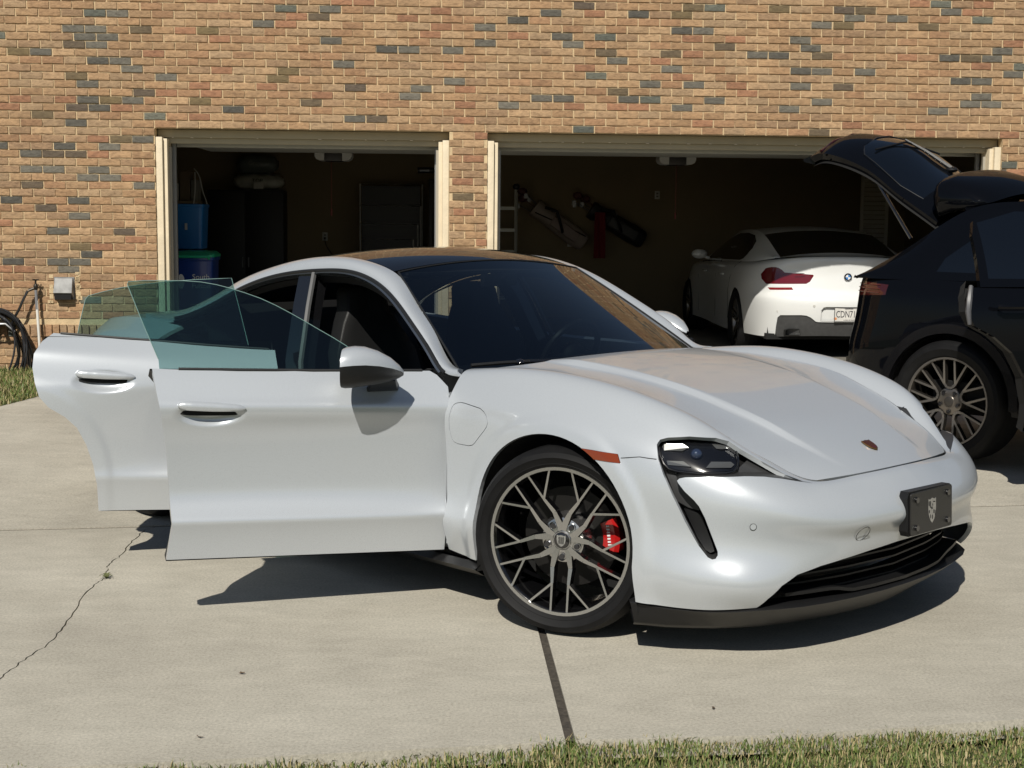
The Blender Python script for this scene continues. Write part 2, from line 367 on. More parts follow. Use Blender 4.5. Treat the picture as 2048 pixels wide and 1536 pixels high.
# ---------------------------------------------------------------- white coupe-saloon in the garage: shape (x forward from the rear axle, Y = left)
BX = [3.72, 3.35, 2.97, 2.2, 1.2, .35, -.15, -.55, -.82, -.97, -1.04, -1.06]
BYS = [.62, .82, .90, .90, .90, .905, .905, .87, .76, .52, .26, 0]
def _bl(dy, z, dx):
    return [(x + dx[k], max(0, y + dy[k]) if y > 0 else 0, z[k]) for k, (x, y) in enumerate(zip(BX, BYS))]
B_LINES = [
 _bl([-.08,-.07,-.05,-.045,-.04,-.04,-.055,-.085,-.10,-.06,-.03,0], [.74,.84,.885,.925,.955,.975,.985,1.005,1.035,1.058,1.068,1.07], [0,0,0,0,0,0,0,.02,.07,.09,.09,.09]),
 _bl([-.05,-.04,-.01,-.01,-.005,-.003,-.01,-.035,-.055,-.03,-.015,0], [.715,.82,.862,.90,.925,.945,.955,.978,1.012,1.045,1.056,1.058], [0,0,0,0,0,0,0,0,.02,.035,.035,.035]),
 _bl([-.03,-.01,.015,.02,.025,.028,.022,.005,-.02,-.01,-.005,0], [.67,.77,.81,.845,.862,.878,.888,.905,.925,.945,.95,.95], [0,0,0,0,0,0,0,-.005,.01,.025,.025,.025]),
 _bl([-.01,.015,.035,.035,.04,.045,.045,.03,0,0,0,0], [.60,.68,.71,.735,.75,.765,.77,.775,.775,.775,.775,.775], [.01,.01,0,0,0,0,0,-.01,-.01,.0,.005,.005]),
 _bl([0,.02,.04,.038,.042,.048,.048,.034,.008,.005,0,0], [.54,.60,.63,.65,.665,.675,.68,.685,.69,.69,.69,.69], [.02,.01,0,0,0,0,0,-.015,-.025,-.025,-.022,-.02]),
 _bl([0,.02,.042,.035,.04,.046,.05,.042,.022,.012,.005,0], [.47,.52,.54,.55,.56,.57,.575,.615,.635,.64,.64,.64], [.02,.01,0,0,0,0,0,-.02,-.06,-.075,-.08,-.08]),
 _bl([0,.02,.042,.03,.034,.042,.05,.04,.018,.008,.003,0], [.38,.42,.43,.44,.45,.45,.455,.46,.46,.46,.46,.46], [.02,.01,0,0,0,0,0,-.02,-.06,-.08,-.085,-.085]),
 _bl([-.02,.0,.03,.03,.036,.04,.03,.02,.0,-.01,0,0], [.24,.24,.23,.22,.21,.21,.22,.225,.225,.24,.25,.25], [0,.01,0,0,0,0,0,.0,-.03,-.03,-.03,-.03]),
]
def bmw_grid(nu=150, nv=60): return grid_surf(B_LINES, nu, nv)
BARCH = [(0.0, .335), (2.968, .335)]
# ---------------------------------------------------------------- the ground
def concrete_mat():
    m = bpy.data.materials.new('concrete'); m.use_nodes = True; n = m.node_tree.nodes; l = m.node_tree.links; b = n['Principled BSDF']
    g = n.new('ShaderNodeNewGeometry'); mp = n.new('ShaderNodeMapping'); mp.inputs['Scale'].default_value = (.55, 1.0, 1); mp.inputs['Rotation'].default_value = (0, 0, -.1); l.new(g.outputs['Position'], mp.inputs[0])
    def noise(sc_, det, src, ro=.55):
        t = n.new('ShaderNodeTexNoise'); t.inputs['Scale'].default_value = sc_; t.inputs['Detail'].default_value = det; t.inputs['Roughness'].default_value = ro; l.new(src, t.inputs[0]); return t.outputs[0]
    def ramp(src, st):
        r = n.new('ShaderNodeValToRGB'); l.new(src, r.inputs[0]); e = r.color_ramp.elements
        e[0].position, e[0].color = st[0][0], (*st[0][1], 1); e[1].position, e[1].color = st[-1][0], (*st[-1][1], 1)
        for p, c in st[1:-1]: x = e.new(p); x.color = (*c, 1)
        return r.outputs[0]
    def mix(a, b_, f, mode='MULTIPLY'):
        x = n.new('ShaderNodeMix'); x.data_type = 'RGBA'; x.blend_type = mode
        if isinstance(f, float): x.inputs[0].default_value = f
        else: l.new(f, x.inputs[0])
        l.new(a, x.inputs[6]); l.new(b_, x.inputs[7]); return x.outputs[2]
    big = ramp(noise(1.1, 5, mp.outputs[0]), [(.28, (.360, .332, .275)), (.45, (.415, .385, .320)), (.58, (.445, .415, .347)), (.72, (.485, .452, .38))])
    mid = ramp(noise(9, 6, mp.outputs[0], .65), [(.3, (.89, .89, .885)), (.7, (1.08, 1.08, 1.08))])
    fine = ramp(noise(95, 5, g.outputs['Position'], .8), [(.32, (.58, .57, .55)), (.5, (1, 1, 1)), (.68, (1.36, 1.35, 1.32))])
    sp = n.new('ShaderNodeTexVoronoi'); sp.inputs['Scale'].default_value = 42; l.new(g.outputs['Position'], sp.inputs[0])
    dots = ramp(sp.outputs['Distance'], [(.05, (.62, .6, .57)), (.13, (1, 1, 1))])
    c = mix(mix(mix(big, mid, 1.0), fine, .75), dots, .5); l.new(c, b.inputs['Base Color']); b.inputs['Roughness'].default_value = .82
    bp_ = n.new('ShaderNodeBump'); bp_.inputs['Strength'].default_value = .35; bp_.inputs['Distance'].default_value = .004; l.new(noise(220, 4, g.outputs['Position'], .7), bp_.inputs['Height']); l.new(bp_.outputs[0], b.inputs['Normal'])
    return m
CONC = concrete_mat()
def apron(x, y):                                   # the drive climbs a little towards the garage
    yj = 7.38 + .163*x
    return .15*max(0, min(1, (y - yj)/(13.35 + .0512*(x+3.29) - .2 - yj)))
me = bpy.data.meshes.new('ground'); me.from_pydata([(-150, -150, -.09), (150, -150, -.09), (150, 150, -.09), (-150, 150, -.09)], [], [(0, 1, 2, 3)])
ground = tag(link('ground', me, M('soil', (.085, .095, .040), .95, var=.35, vscale=3)), kind='structure')
me = bpy.data.meshes.new('driveway'); me.from_pydata([(-6.5, 3.3, -.045), (-1.018, 3.99, -.045), (.19, 4.19, -.045), (1.64, 4.42, -.045), (5, 4.95, -.045), (8.4, 5.45, -.045), (8.4, 13.6, -.03), (-6.5, 11.0, -.03)], [], [tuple(range(8))])
driveway = tag(link('driveway', me, M('joint_filler', (.060, .050, .038), .95, var=.5, vscale=60, bump=.6, bscale=120)), kind='structure')
def slab(poly):
    top = [(x, y, apron(x, y)) for x, y in poly]; n = len(poly); mb = MB()
    mb.add(top + [(x, y, z-.06) for x, y, z in top], [tuple(range(n))] + [(k, k+n, (k+1) % n + n, (k+1) % n) for k in range(n)])
    return mb.build('concrete_slab', CONC, driveway, smooth=False)
def lerp_pts(a, b, n): return [(a[0]+(b[0]-a[0])*k/n, a[1]+(b[1]-a[1])*k/n) for k in range(n)]
hj = lambda x: 7.38 + .163*x
FRONT = [(-6.4, 3.0), (-1.018, 3.935), (.17, 4.135)]; FRONT2 = [(.203, 4.145), (.9, 4.214), (1.64, 4.367), (5, 4.9), (8.4, 5.4)]
CRACK = [(-1.76, 3.82), (-1.742, 4.25), (-1.725, 4.661), (-1.719, 4.842), (-1.69, 5.049), (-1.707, 5.306), (-1.76, 5.703), (-1.768, 5.946), (-1.756, 6.032), (-1.809, 6.254), (-1.804, 6.426), (-1.827, 6.701), (-1.831, 6.977), (-1.80, hj(-1.8)-.038)]
rn = random.Random(5); cr = []
for a, b in zip(CRACK[:-1], CRACK[1:]): cr += lerp_pts(a, b, 7)
cr = [(x + rn.uniform(-.006, .006), y) for x, y in cr] + [CRACK[-1]]
crl = [(x - .0020 - .0030*rn.random(), y) for x, y in cr]; crr = [(x + .0020, y) for x, y in cr]
slab([(-6.4, 3.2)] + crl + [(-6.4, hj(-6.4)-.038)])
slab(crr[:1] + [(-1.018, 3.935), (.172, 4.135), (.112, 5.234), (-.02, hj(-.02)-.038)] + crr[::-1][:-1])
slab(FRONT2 + [(8.4, hj(8.4)-.038), (.012, hj(.012)-.038), (.142, 5.235)])
def joint(pts, w):
    q = MB(); n = len(pts); L = []
    for k, (x, y) in enumerate(pts):
        a, b = pts[max(0, k-1)], pts[min(n-1, k+1)]; dx, dy = b[0]-a[0], b[1]-a[1]; l_ = math.hypot(dx, dy); L.append((x-dy/l_*w, y+dx/l_*w, apron(x, y)-.006)); L.append((x+dy/l_*w, y-dx/l_*w, apron(x, y)-.006))
    q.add(L, [(2*k, 2*k+1, 2*k+3, 2*k+2) for k in range(n-1)]); return q.build('expansion_joint', M('joint_filler'), driveway, smooth=False)
joint([(x, hj(x)-.019) for x in np.linspace(-6.3, 8.3, 40)], .019); joint([(.187, 4.15), (.127, 5.235), (-.005, hj(0)-.02)], .0145)
joint([(-4.05, 10.428), (-3.30, 10.557), (-.2, 10.907)], .009)
yb = lambda x: 13.1539 + .0512*(x+3.2888) - .012
slab([(-6.4, hj(-6.4)), (-.03, hj(-.03)), (-.2, 10.9), (-3.30, 10.55), (-4.05, 10.42), (-6.4, 9.6)])
slab([(0, hj(0)), (8.4, hj(8.4)), (8.4, 11.6), (-.17, 10.92)])
slab([(-4.05, 10.435), (-3.30, 10.565), (-.2, 10.915), (-.3, yb(-.3)), (-3.42, yb(-3.42)), (-3.74, 11.75), (-3.9, 11.0)])
slab([(-.17, 10.935), (8.4, 11.615), (8.4, yb(8.4)), (-.27, yb(-.27))])
# lawns: uncountable blades, one object for each strip
def grass(name, label, pts_fn, count, seed, hmin, hmax, width):
    r = np.random.RandomState(seed); V = []; F = []; C = []
    for k in range(count):
        x, y, z, s = pts_fn(r); h = (hmin + (hmax-hmin)*r.rand()**2)*s; a = r.rand()*6.283; lean = h*(.15 + .85*r.rand()); w = width*(.6+.8*r.rand())
        dx, dy = math.cos(a), math.sin(a); b = len(V)
        V += [(x-dy*w, y+dx*w, z), (x+dy*w, y-dx*w, z), (x+dx*lean*.35+dy*w*.7, y+dy*lean*.35-dx*w*.7, z+h*.6), (x+dx*lean*.35-dy*w*.7, y+dy*lean*.35+dx*w*.7, z+h*.6), (x+dx*lean, y+dy*lean, z+h*.93)]
        F += [(b, b+1, b+2, b+3), (b+3, b+2, b+4)]; t = r.rand(); dry = r.rand() < .42
        c = (.27+.10*t, .225+.08*t, .105+.04*t) if dry else (.075+.075*t, .115+.085*t, .026+.02*t); C += [c]*7
    me = bpy.data.meshes.new(name); me.from_pydata(V, [], F); ca = me.color_attributes.new('bcol', 'FLOAT_COLOR', 'CORNER')
    ca.data.foreach_set('color', np.c_[np.array(C), np.ones(len(C))].ravel())
    m = bpy.data.materials.get('grass_blade')
    if not m:
        m = bpy.data.materials.new('grass_blade'); m.use_nodes = True; n = m.node_tree.nodes; b = n['Principled BSDF']; at = n.new('ShaderNodeAttribute'); at.attribute_name = 'bcol'
        m.node_tree.links.new(at.outputs[0], b.inputs['Base Color']); b.inputs['Roughness'].default_value = .55; b.inputs['Subsurface Weight'].default_value = 0
    return tag(link(name, me, m), label, 'grass', kind='stuff')
def front_pt(r):
    x = -1.9 + 4.6*r.rand(); e = np.interp(x, [-3.75, -1.018, .19, .9, 1.64, 5], [3.56, 3.935, 4.14, 4.214, 4.367, 4.9]); q = r.rand()
    y = e - (.85*q - .004 if r.rand() > .05 else -.012*r.rand()); return x, y, -.032 + .008*math.sin(3*x), .75 + .35*math.sin(x*5.1+1)*math.sin(x*11.7)
grass('grass', 'strip of green and straw coloured grass along the near edge of the drive', front_pt, 64000, 3, .016, .050, .0021)
def left_pt(r):
    y = 10.2 + 2.75*r.rand(); ex = np.interp(y, [9.9, 10.45, 11.0, 11.75, 13.1], [-4.4, -4.04, -3.89, -3.73, -3.45]); return ex - 2.2*r.rand()**1.3, y, apron(-3.7, y) - .015, 1
lw = bpy.data.meshes.new('lawn'); lw.from_pydata([(-8, 9.3, -.0), (-4.5, 10.3, .05), (-4.06, 10.45, .075), (-3.9, 11.0, .088), (-3.74, 11.75, .11), (-3.43, 13.12, .145), (-8, 12.95, .145)], [], [(0, 1, 2, 3, 4, 5, 6)])
tag(link('lawn', lw, M('lawn_soil', (.10, .105, .045), .95, var=.4, vscale=9)), kind='structure')
grass('grass', 'short green grass between the coiled hose and the drive', left_pt, 26000, 4, .03, .085, .004)
# ---------------------------------------------------------------- the garage front
WO = np.array((-3.2888, 13.1539)); WY = .0512; WU = np.array((math.cos(WY), math.sin(WY))); WN = np.array((-math.sin(WY), math.cos(WY)))
FLOOR = .15
def wp(a, d, z): p = WO + WU*a + WN*d; return (p[0], p[1], z)          # along the wall, into the garage, up
PIT, CRS, JT, ZT = .2017, .0701, .0115, 2.362
O1 = (0.0, 2.692); O2 = (3.045, 7.902)                                  # rough openings, up to ZT
def brick_mat(src):
    m = bpy.data.materials.new('brick_' + src); m.use_nodes = True; n = m.node_tree.nodes; l = m.node_tree.links; b = n['Principled BSDF']
    if src == 'object': c = n.new('ShaderNodeObjectInfo').outputs['Color']
    else: at = n.new('ShaderNodeAttribute'); at.attribute_name = 'bcol'; c = at.outputs[0]
    g = n.new('ShaderNodeNewGeometry'); mp = n.new('ShaderNodeMapping'); mp.inputs['Scale'].default_value = (.55, 1, 1.3); l.new(g.outputs['Position'], mp.inputs[0])
    t = n.new('ShaderNodeTexNoise'); t.inputs['Scale'].default_value = 38; t.inputs['Detail'].default_value = 7; t.inputs['Roughness'].default_value = .7; l.new(mp.outputs[0], t.inputs[0])
    r = n.new('ShaderNodeValToRGB'); l.new(t.outputs[0], r.inputs[0]); e = r.color_ramp.elements; e[0].position = .30; e[0].color = (.52, .48, .45, 1); e[1].position = .70; e[1].color = (1.34, 1.34, 1.30, 1); q = e.new(.5); q.color = (1, 1, 1, 1)
    x = n.new('ShaderNodeMix'); x.data_type = 'RGBA'; x.blend_type = 'MULTIPLY'; x.inputs[0].default_value = .9; l.new(c, x.inputs[6]); l.new(r.outputs[0], x.inputs[7]); l.new(x.outputs[2], b.inputs['Base Color'])
    b.inputs['Roughness'].default_value = .85; t2 = n.new('ShaderNodeTexNoise'); t2.inputs['Scale'].default_value = 70; t2.inputs['Detail'].default_value = 6; l.new(g.outputs['Position'], t2.inputs[0])
    bu = n.new('ShaderNodeBump'); bu.inputs['Strength'].default_value = .7; bu.inputs['Distance'].default_value = .006; l.new(t2.outputs[0], bu.inputs['Height']); l.new(bu.outputs[0], b.inputs['Normal'])
    return m
DPT = [(-1.11,3.05),(-0.92,3.05),(-0.72,3.06),(-0.52,3.06),(-0.42,3.25),(-0.2,3.24),(-0.65,3.24),(-0.56,3.18),(-0.32,3.18),(-0.6,2.98),(-0.41,2.98),(-0.21,2.97),(-0.1,2.91),(-0.6,2.84),(0.19,2.84),(-0.5,2.77),(-0.6,2.71),(-0.01,2.7),(-0.5,2.63),(-0.3,2.63),(-0.1,2.63),(-0.41,2.56),(0.75,2.55),(0.42,2.62),(-0.71,2.5),(-1.01,2.43),(-0.76,2.43),(-1.09,2.08),(-0.89,2.08),(-0.7,2.08),(-1.06,1.95),(-0.89,1.95),(-0.5,1.95),(-0.59,1.88),(-0.4,1.88),(-1.1,1.81),(-0.1,1.81),(-0.49,2.21),(-0.3,2.22),(-0.11,2.22),(-1.35,2.16),(-0.81,2.15),(-0.27,3.39),(-1.21,1.68),(-1.03,1.61),(-0.69,1.68),(-1.29,1.12),(-0.88,1.13),(-0.69,1.13),(-0.84,1.06),(-0.74,1.27),(-0.6,1.2),(-0.74,1.56),(-0.97,1.4),(-0.31,1.38),(3.35,3.35),(3.61,3.49),(3.93,3.49),(3.69,3.42),(4.51,3.42),(4.97,3.49),(3.11,3.15),(2.74,3.13),(2.26,3.08),(2.03,3.09),(3.77,3.21),(3.84,3.14),(4.75,3.28),(4.73,3.08),(4.82,2.93),(5.47,3.08),(5.26,3.14),(1.21,2.88),(1.19,2.83),(2.37,2.74),(2.31,2.68),(2.7,2.81),(4.27,2.74),(4.5,2.8),(4.41,2.66),(3.83,2.66),(3.57,2.66),(5.04,2.82),(5.25,2.66),(4.93,2.59),(5.77,2.62),(6.42,3.5),(6.62,3.5),(5.81,3.49),(6.38,3.42),(6.75,3.43),(6.22,3.35),(6.43,3.36),(6.02,3.22),(6.14,3.15),(5.66,3.08),(6.23,3.08),(5.96,2.94),(6.19,2.95),(6.58,2.95),(5.98,2.81),(6.34,2.81),(6.17,2.67),(7.94,3.16),(7.42,3.09),(7.84,3.1),(7.51,2.89),(7.71,2.89),(8.01,2.96),(7.72,2.75),(7.62,2.68),(7.83,2.68),(7.3,2.61),(6.16,2.4),(0.52,3.24),(0.97,3.32),(1.51,3.17),(1.78,2.95),(1.37,2.63),(1.73,2.48),(2.97,3.28),(3.25,2.63),(2.05,2.46),(2.82,1.79),(1.51,3.44),(5.09,3.32),(4.26,3.03),(7.11,3.35),(7.34,3.54)]   # dark bricks: along the wall, height
wall = empty('brick_wall', (WO[0], WO[1], 0), WY, 'tan and brown brick garage wall with two door openings and scattered slate dark bricks', 'wall')
MORT = M('mortar', (.62, .47, .28), .95, var=.15, vscale=14, bump=.8, bscale=180)
mo = MB()
A0, A1, ZTOP = -3.6, 9.9, 4.25
def slab_w(a0, a1, z0, z1, d0=.011, d1=.11): mo.bx(a0, d0, z0, a1, d1, z1)
slab_w(A0, O1[0], -.1, ZTOP); slab_w(O1[1], O2[0], -.1, ZT); slab_w(O2[1], A1, -.1, ZTOP); slab_w(O1[0], O1[1], ZT, ZTOP); slab_w(O2[0], O2[1], ZT, ZTOP); slab_w(O1[1], O2[0], ZT, ZTOP)
mo.build('mortar', MORT, wall, smooth=False)
def brick_mesh(w, h, seed, d=.035):
    """one brick front: uneven face, softened edges, 44 triangles"""
    r = random.Random(seed); vs = []; fs = []; nx, nz = 5, 3
    for j in range(nz):
        for i in range(nx):
            ex, ez = i in (0, nx-1), j in (0, nz-1)
            vs.append(((i/(nx-1)-.5)*w + (0 if ex else r.uniform(-.004, .004)) + (r.uniform(-.0015, .0015) if ex else 0), r.uniform(-.0022, .0012) + (.0022 if ex or ez else -.001), (j/(nz-1)-.5)*h + r.uniform(-.0013, .0013)))
    for j in range(nz-1):
        for i in range(nx-1): a = j*nx+i; fs.append((a, a+1, a+nx+1, a+nx))
    rim = [i for i in range(nx)] + [j*nx+nx-1 for j in range(1, nz)] + [(nz-1)*nx+i for i in range(nx-2, -1, -1)] + [j*nx for j in range(nz-2, 0, -1)]
    b = len(vs); vs += [(vs[i][0]*1.0, d, vs[i][2]) for i in rim]; n = len(rim)
    fs += [(rim[(k+1) % n], rim[k], b+k, b+(k+1) % n) for k in range(n)]
    return vs, fs
PAL = [((.312,.200,.108),6),((.335,.222,.122),6),((.298,.180,.098),4),((.365,.250,.142),4),((.285,.190,.110),4),((.285,.150,.084),2),((.320,.225,.132),4)]
PW = [c for c, k in PAL for _ in range(k)]
rb = random.Random(21); BR = []                                         # every brick: a, z, width, height, colour, proud
def put(a0, a1, z, h=CRS-JT, proud=0, lim=.03):
    if a1-a0 < lim: return
    ca = (a0+a1)/2; hit = False
    if hit or (rb.random() < .012): t = rb.random(); c = (.075+.07*t, .080+.065*t, .068+.045*t) if rb.random() < .75 else (.10+.06*t, .075+.04*t, .055)
    else:
        c = rb.choice(PW); k = rb.uniform(.88, 1.12); c = (c[0]*k*1.05, c[1]*k, c[2]*k*.99)
    BR.append((ca, z, a1-a0, h, c, proud))
rows = range(-34, 27)
for k in rows:
    z = ZT + (k+.5)*CRS
    if z < -.05: continue
    spans = [(A0, A1)] if k >= 0 else [(A0, O1[0]), (O1[1], O2[0]), (O2[1], A1)]
    if .44 < z < .60: spans = [s for s in spans if s[0] > A0] or spans
    off = (PIT/2 if k % 2 else 0) + .012*math.sin(k*12.9)
    for s0, s1 in spans:
        if s0 == A0 and .435 < z < .565: continue                       # the rowlock band takes these rows
        i0 = math.floor((s0-off)/PIT)
        for i in range(i0, i0 + int((s1-s0)/PIT) + 3):
            j = rb.uniform(-.003, .003); a0 = max(off + i*PIT + JT/2 + j, s0 + (.002 if s0 != A0 else 0)); a1 = min(off + (i+1)*PIT - JT/2 + j, s1 - .002)
            put(a0, a1, z)
a = A0
while a < O1[0] - .07: put(a + .006, a + .062, .5, .108, .014); a += .0675
for x, y in DPT:
    k = min(range(len(BR)), key=lambda i: ((BR[i][0]-x)/PIT)**2 + ((BR[i][1]-y)/CRS)**2); t = rb.random()
    BR[k] = BR[k][:4] + (((.078+.075*t, .072+.066*t, .060+.050*t) if rb.random() < .75 else (.10+.06*t, .075+.04*t, .055)),) + BR[k][5:]
BM_OBJ, BM_ATT = brick_mat('object'), brick_mat('attribute')
variants = {}
def dist(b): p = wp(b[0], 0, b[1]); return (p[0]**2 + p[1]**2 + (p[2]-CAM_H)**2)
vis = lambda b: -1.30 < b[0] < 8.0 and .75 < b[1] < 3.62 and b[2] > PIT*.8 and abs(b[3]-(CRS-JT)) < .001
order = sorted([b for b in BR if vis(b)], key=dist); single = order[:300]; sid = set(id(b) for b in single)
STD = [bpy.data.meshes.new('brick') for _ in range(8)]
for k, me in enumerate(STD):
    v, f = brick_mesh(PIT-JT, CRS-JT, 100+k); me.from_pydata(v, [], f); me.materials.append(BM_OBJ); me.polygons.foreach_set('use_smooth', [True]*len(f)); me.set_sharp_from_angle(angle=.7)
for k, b in enumerate(single):
    o = bpy.data.objects.new('brick', STD[k % 8]); COL.objects.link(o); o.parent = wall; o.location = (b[0], rb.uniform(-.0015, .0015), b[1]); o.scale = (b[2]/(PIT-JT), 1, 1); o.color = (*b[4], 1)
V = []; F = []; C = []
for k, b in enumerate([b for b in BR if id(b) not in sid]):
    v, f = brick_mesh(b[2], b[3], k); y = rb.uniform(-.0015, .0015) - b[5]; n0 = len(V); V += [(p[0]+b[0], p[1]+y, p[2]+b[1]) for p in v]
    for q in f: F.append(tuple(i+n0 for i in q)); C += [(*b[4], 1)]*len(q)
me = bpy.data.meshes.new('bricks'); me.from_pydata(V, [], F); ca = me.color_attributes.new('bcol', 'FLOAT_COLOR', 'CORNER'); ca.data.foreach_set('color', np.array(C).ravel())
me.polygons.foreach_set('use_smooth', [True]*len(F)); me.set_sharp_from_angle(angle=.7)
tag(link('bricks', me, BM_ATT, wall), kind='stuff')
# ---------------------------------------------------------------- painted door frames and the raised doors
CREAM = M('cream_paint', (.66, .56, .40), .55, var=.10, vscale=6, bump=.25, bscale=40)
CREAM_SHADED = M('cream_paint_shaded', (.40, .345, .235), .6, var=.08, vscale=5)  # darker cream: shade under the brick head put into the colour
def frame(o, label, seed):
    r = random.Random(seed); e = empty('garage_door_frame', wp(o[0], 0, 0), WY, label, 'door frame', 'garage door frames'); w = o[1]-o[0]; H = ZT - .004
    for s in (0, 1):
        x = lambda u: u if s == 0 else w-u
        mb = MB(); mb.bx(min(x(.003), x(.062)), .022, FLOOR-.1, max(x(.003), x(.062)), .16, H-.075); mb.build('brickmould', CREAM, e, bevel=.004)
        mb = MB(); mb.bx(min(x(.0625), x(.100)), .060, FLOOR-.1, max(x(.0625), x(.100)), .26, H-.088); mb.build('jamb', CREAM, e, bevel=.003)
        mb = MB(); mb.bx(min(x(.1005), x(.122)), .150, FLOOR-.08, max(x(.1005), x(.122)), .175, H-.16); mb.build('weather_strip', M('weather_strip', (.36, .33, .27), .7), e)
        mb = MB(); mb.bx(min(x(.101), x(.135)), .30, FLOOR, max(x(.101), x(.135)), .34, H-.12); mb.build('track', M('galvanised', (.38, .38, .37), .45, .8), e)
    mb = MB(); mb.bx(.003, .125, H-.074, w-.003, .16, H); mb.build('head_mould', CREAM_SHADED, e, bevel=.004)
    mb = MB(); mb.bx(.063, .155, H-.126, w-.063, .20, H-.0745); mb.build('head_jamb', CREAM_SHADED, e, bevel=.003)
    for k in range(int(w/.20)):                                         # flecks of grazing sun on the shaded head mould, put in as pale blocks
        if r.random() < .75: q = MB(); a = .12 + k*.20 + r.uniform(-.03, .03); q.box((a, .1235, H-.078+r.uniform(0, .006)), (.010+.02*r.random(), .006, .006)); q.build('sun_fleck', M('sun_fleck_pale', (.80, .72, .58), .7), e)
    d = MB(); d.bx(.10, .38, H-.148, w-.10, .43, H-.090); d.build('door_bottom_rail', M('door_panel_grey', (.42, .42, .38), .5, var=.05), e, bevel=.006)
    d = MB(); d.bx(.10, .431, H-.090, w-.10, 2.6, H-.05); d.build('raised_door', M('door_panel_grey'), e)
    return e
f1 = frame(O1, 'cream painted frame, its head darkened for shade, of the narrow single garage door on the left', 1)
f2 = frame(O2, 'cream painted frame, its head darkened for shade, of the wide double garage door on the right', 2)
# ---------------------------------------------------------------- garage room
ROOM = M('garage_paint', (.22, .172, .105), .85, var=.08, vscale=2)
gd = 7.0; ga0, ga1, gz = -1.15, 9.3, 2.78
room = {'back_wall': (ga0, gd, 0, ga1, gd+.1, gz), 'side_wall': (ga0-.1, .112, 0, ga0, gd+.1, gz), 'ceiling': (ga0-.1, .112, gz, ga1+.1, gd+.1, gz+.1)}
def room_box(name, c, mat):
    mb = MB(); mb.bx(*c); o = mb.build(name, mat, None, smooth=False, loc=(WO[0], WO[1], 0), rot=(0, 0, WY)); return tag(o, kind='structure')
room_box('garage_back_wall', (ga0, gd, FLOOR-.1, ga1, gd+.1, gz), ROOM); room_box('garage_side_wall_left', (ga0-.1, .112, FLOOR-.1, ga0, gd+.1, gz), ROOM)
room_box('garage_side_wall_right', (ga1, .112, FLOOR-.1, ga1+.1, gd+.1, gz), ROOM); room_box('garage_ceiling', (ga0-.1, .112, gz+.001, ga1+.1, gd+.1, gz+.1), M('ceiling_paint', (.42, .37, .28), .85))
room_box('garage_roof', (A0, .112, 4.251, A1, gd+.5, 4.29), M('roof_felt', (.08, .07, .06), .9))
room_box('garage_floor', (ga0-.1, .0, FLOOR-.12, ga1+.1, gd, FLOOR), M('garage_concrete', (.20, .185, .16), .6, var=.25, vscale=2.5))
for c in ((ga0, .112, ZT+.002, ga1, .118, gz), (ga0, .112, FLOOR, O1[0]-.002, .118, ZT), (O1[1]+.002, .112, FLOOR, O2[0]-.002, .118, ZT), (O2[1]+.002, .112, FLOOR, ga1, .118, ZT)): room_box('garage_front_lining', c, ROOM)
# ---------------------------------------------------------------- white sports saloon
def paint_mat(name, col, metal, rough, coat=1.0, flake=0):
    m = M(name, col, rough, metal, coat, coat_rough=.02); n = m.node_tree.nodes; l = m.node_tree.links
    if flake:
        tc = n.new('ShaderNodeTexCoord'); t = n.new('ShaderNodeTexNoise'); t.inputs['Scale'].default_value = 900; l.new(tc.outputs['Object'], t.inputs[0])
        r = n.new('ShaderNodeMapRange'); r.inputs[3].default_value = rough-.06; r.inputs[4].default_value = rough+.08; l.new(t.outputs[0], r.inputs[0]); l.new(r.outputs[0], n['Principled BSDF'].inputs['Roughness'])
    return m
WHITE = paint_mat('pearl_white_paint', (.510, .538, .568), .32, .28, .62, 1)
PBLK = M('satin_black_plastic', (.009, .009, .0095), .40, bump=.12, bscale=500, spec=.35); GBLK = M('gloss_black', (.008, .008, .009), .12, coat=1); VOID = M('dark_liner', (.006, .006, .006), .9)
RUBB = M('tyre_rubber', (.007, .007, .0075), .65, var=.3, vscale=14, spec=.2); SEAL = M('rubber_seal', (.012, .012, .012), .45); DKTRIM = M('dark_interior_trim', (.020, .020, .021), .6, bump=.2, bscale=300)
SILV = M('machined_alloy', (.50, .495, .49), .26, .95); CHRM = M('chrome', (.75, .75, .75), .08, 1.0); STEEL = M('cast_steel', (.22, .21, .20), .45, .9, var=.2, vscale=20)
GL_SIDE = glass_mat('green_side_glass', (.56, .70, .69), 1.0, ior=1.5); GL_FRONT = glass_mat('windscreen_glass', (.20, .24, .25), 1.0, ior=1.85); GL_ROOF = M('tinted_roof_glass', (.006, .006, .007), .03, coat=0, spec=.9)
GL_LAMP = glass_mat('lamp_cover_glass', (.80, .80, .80), .9, ior=1.45)
TH = .7855; tay = empty('white_sports_saloon', (.8658, 5.8961, 0), -TH, 'pearl white low sports saloon with both right hand doors standing open', 'car')
def arcp(c, r, a0, a1, n): return [(c[0]+r*math.cos(a), c[1]+r*math.sin(a)) for a in np.linspace(a0, a1, n)]
YZ = lambda p: (-p[1], p[2])
DIA = lambda p: (p[0]*.785 + p[1]*.62, p[2])                            # seen square on to the front corner
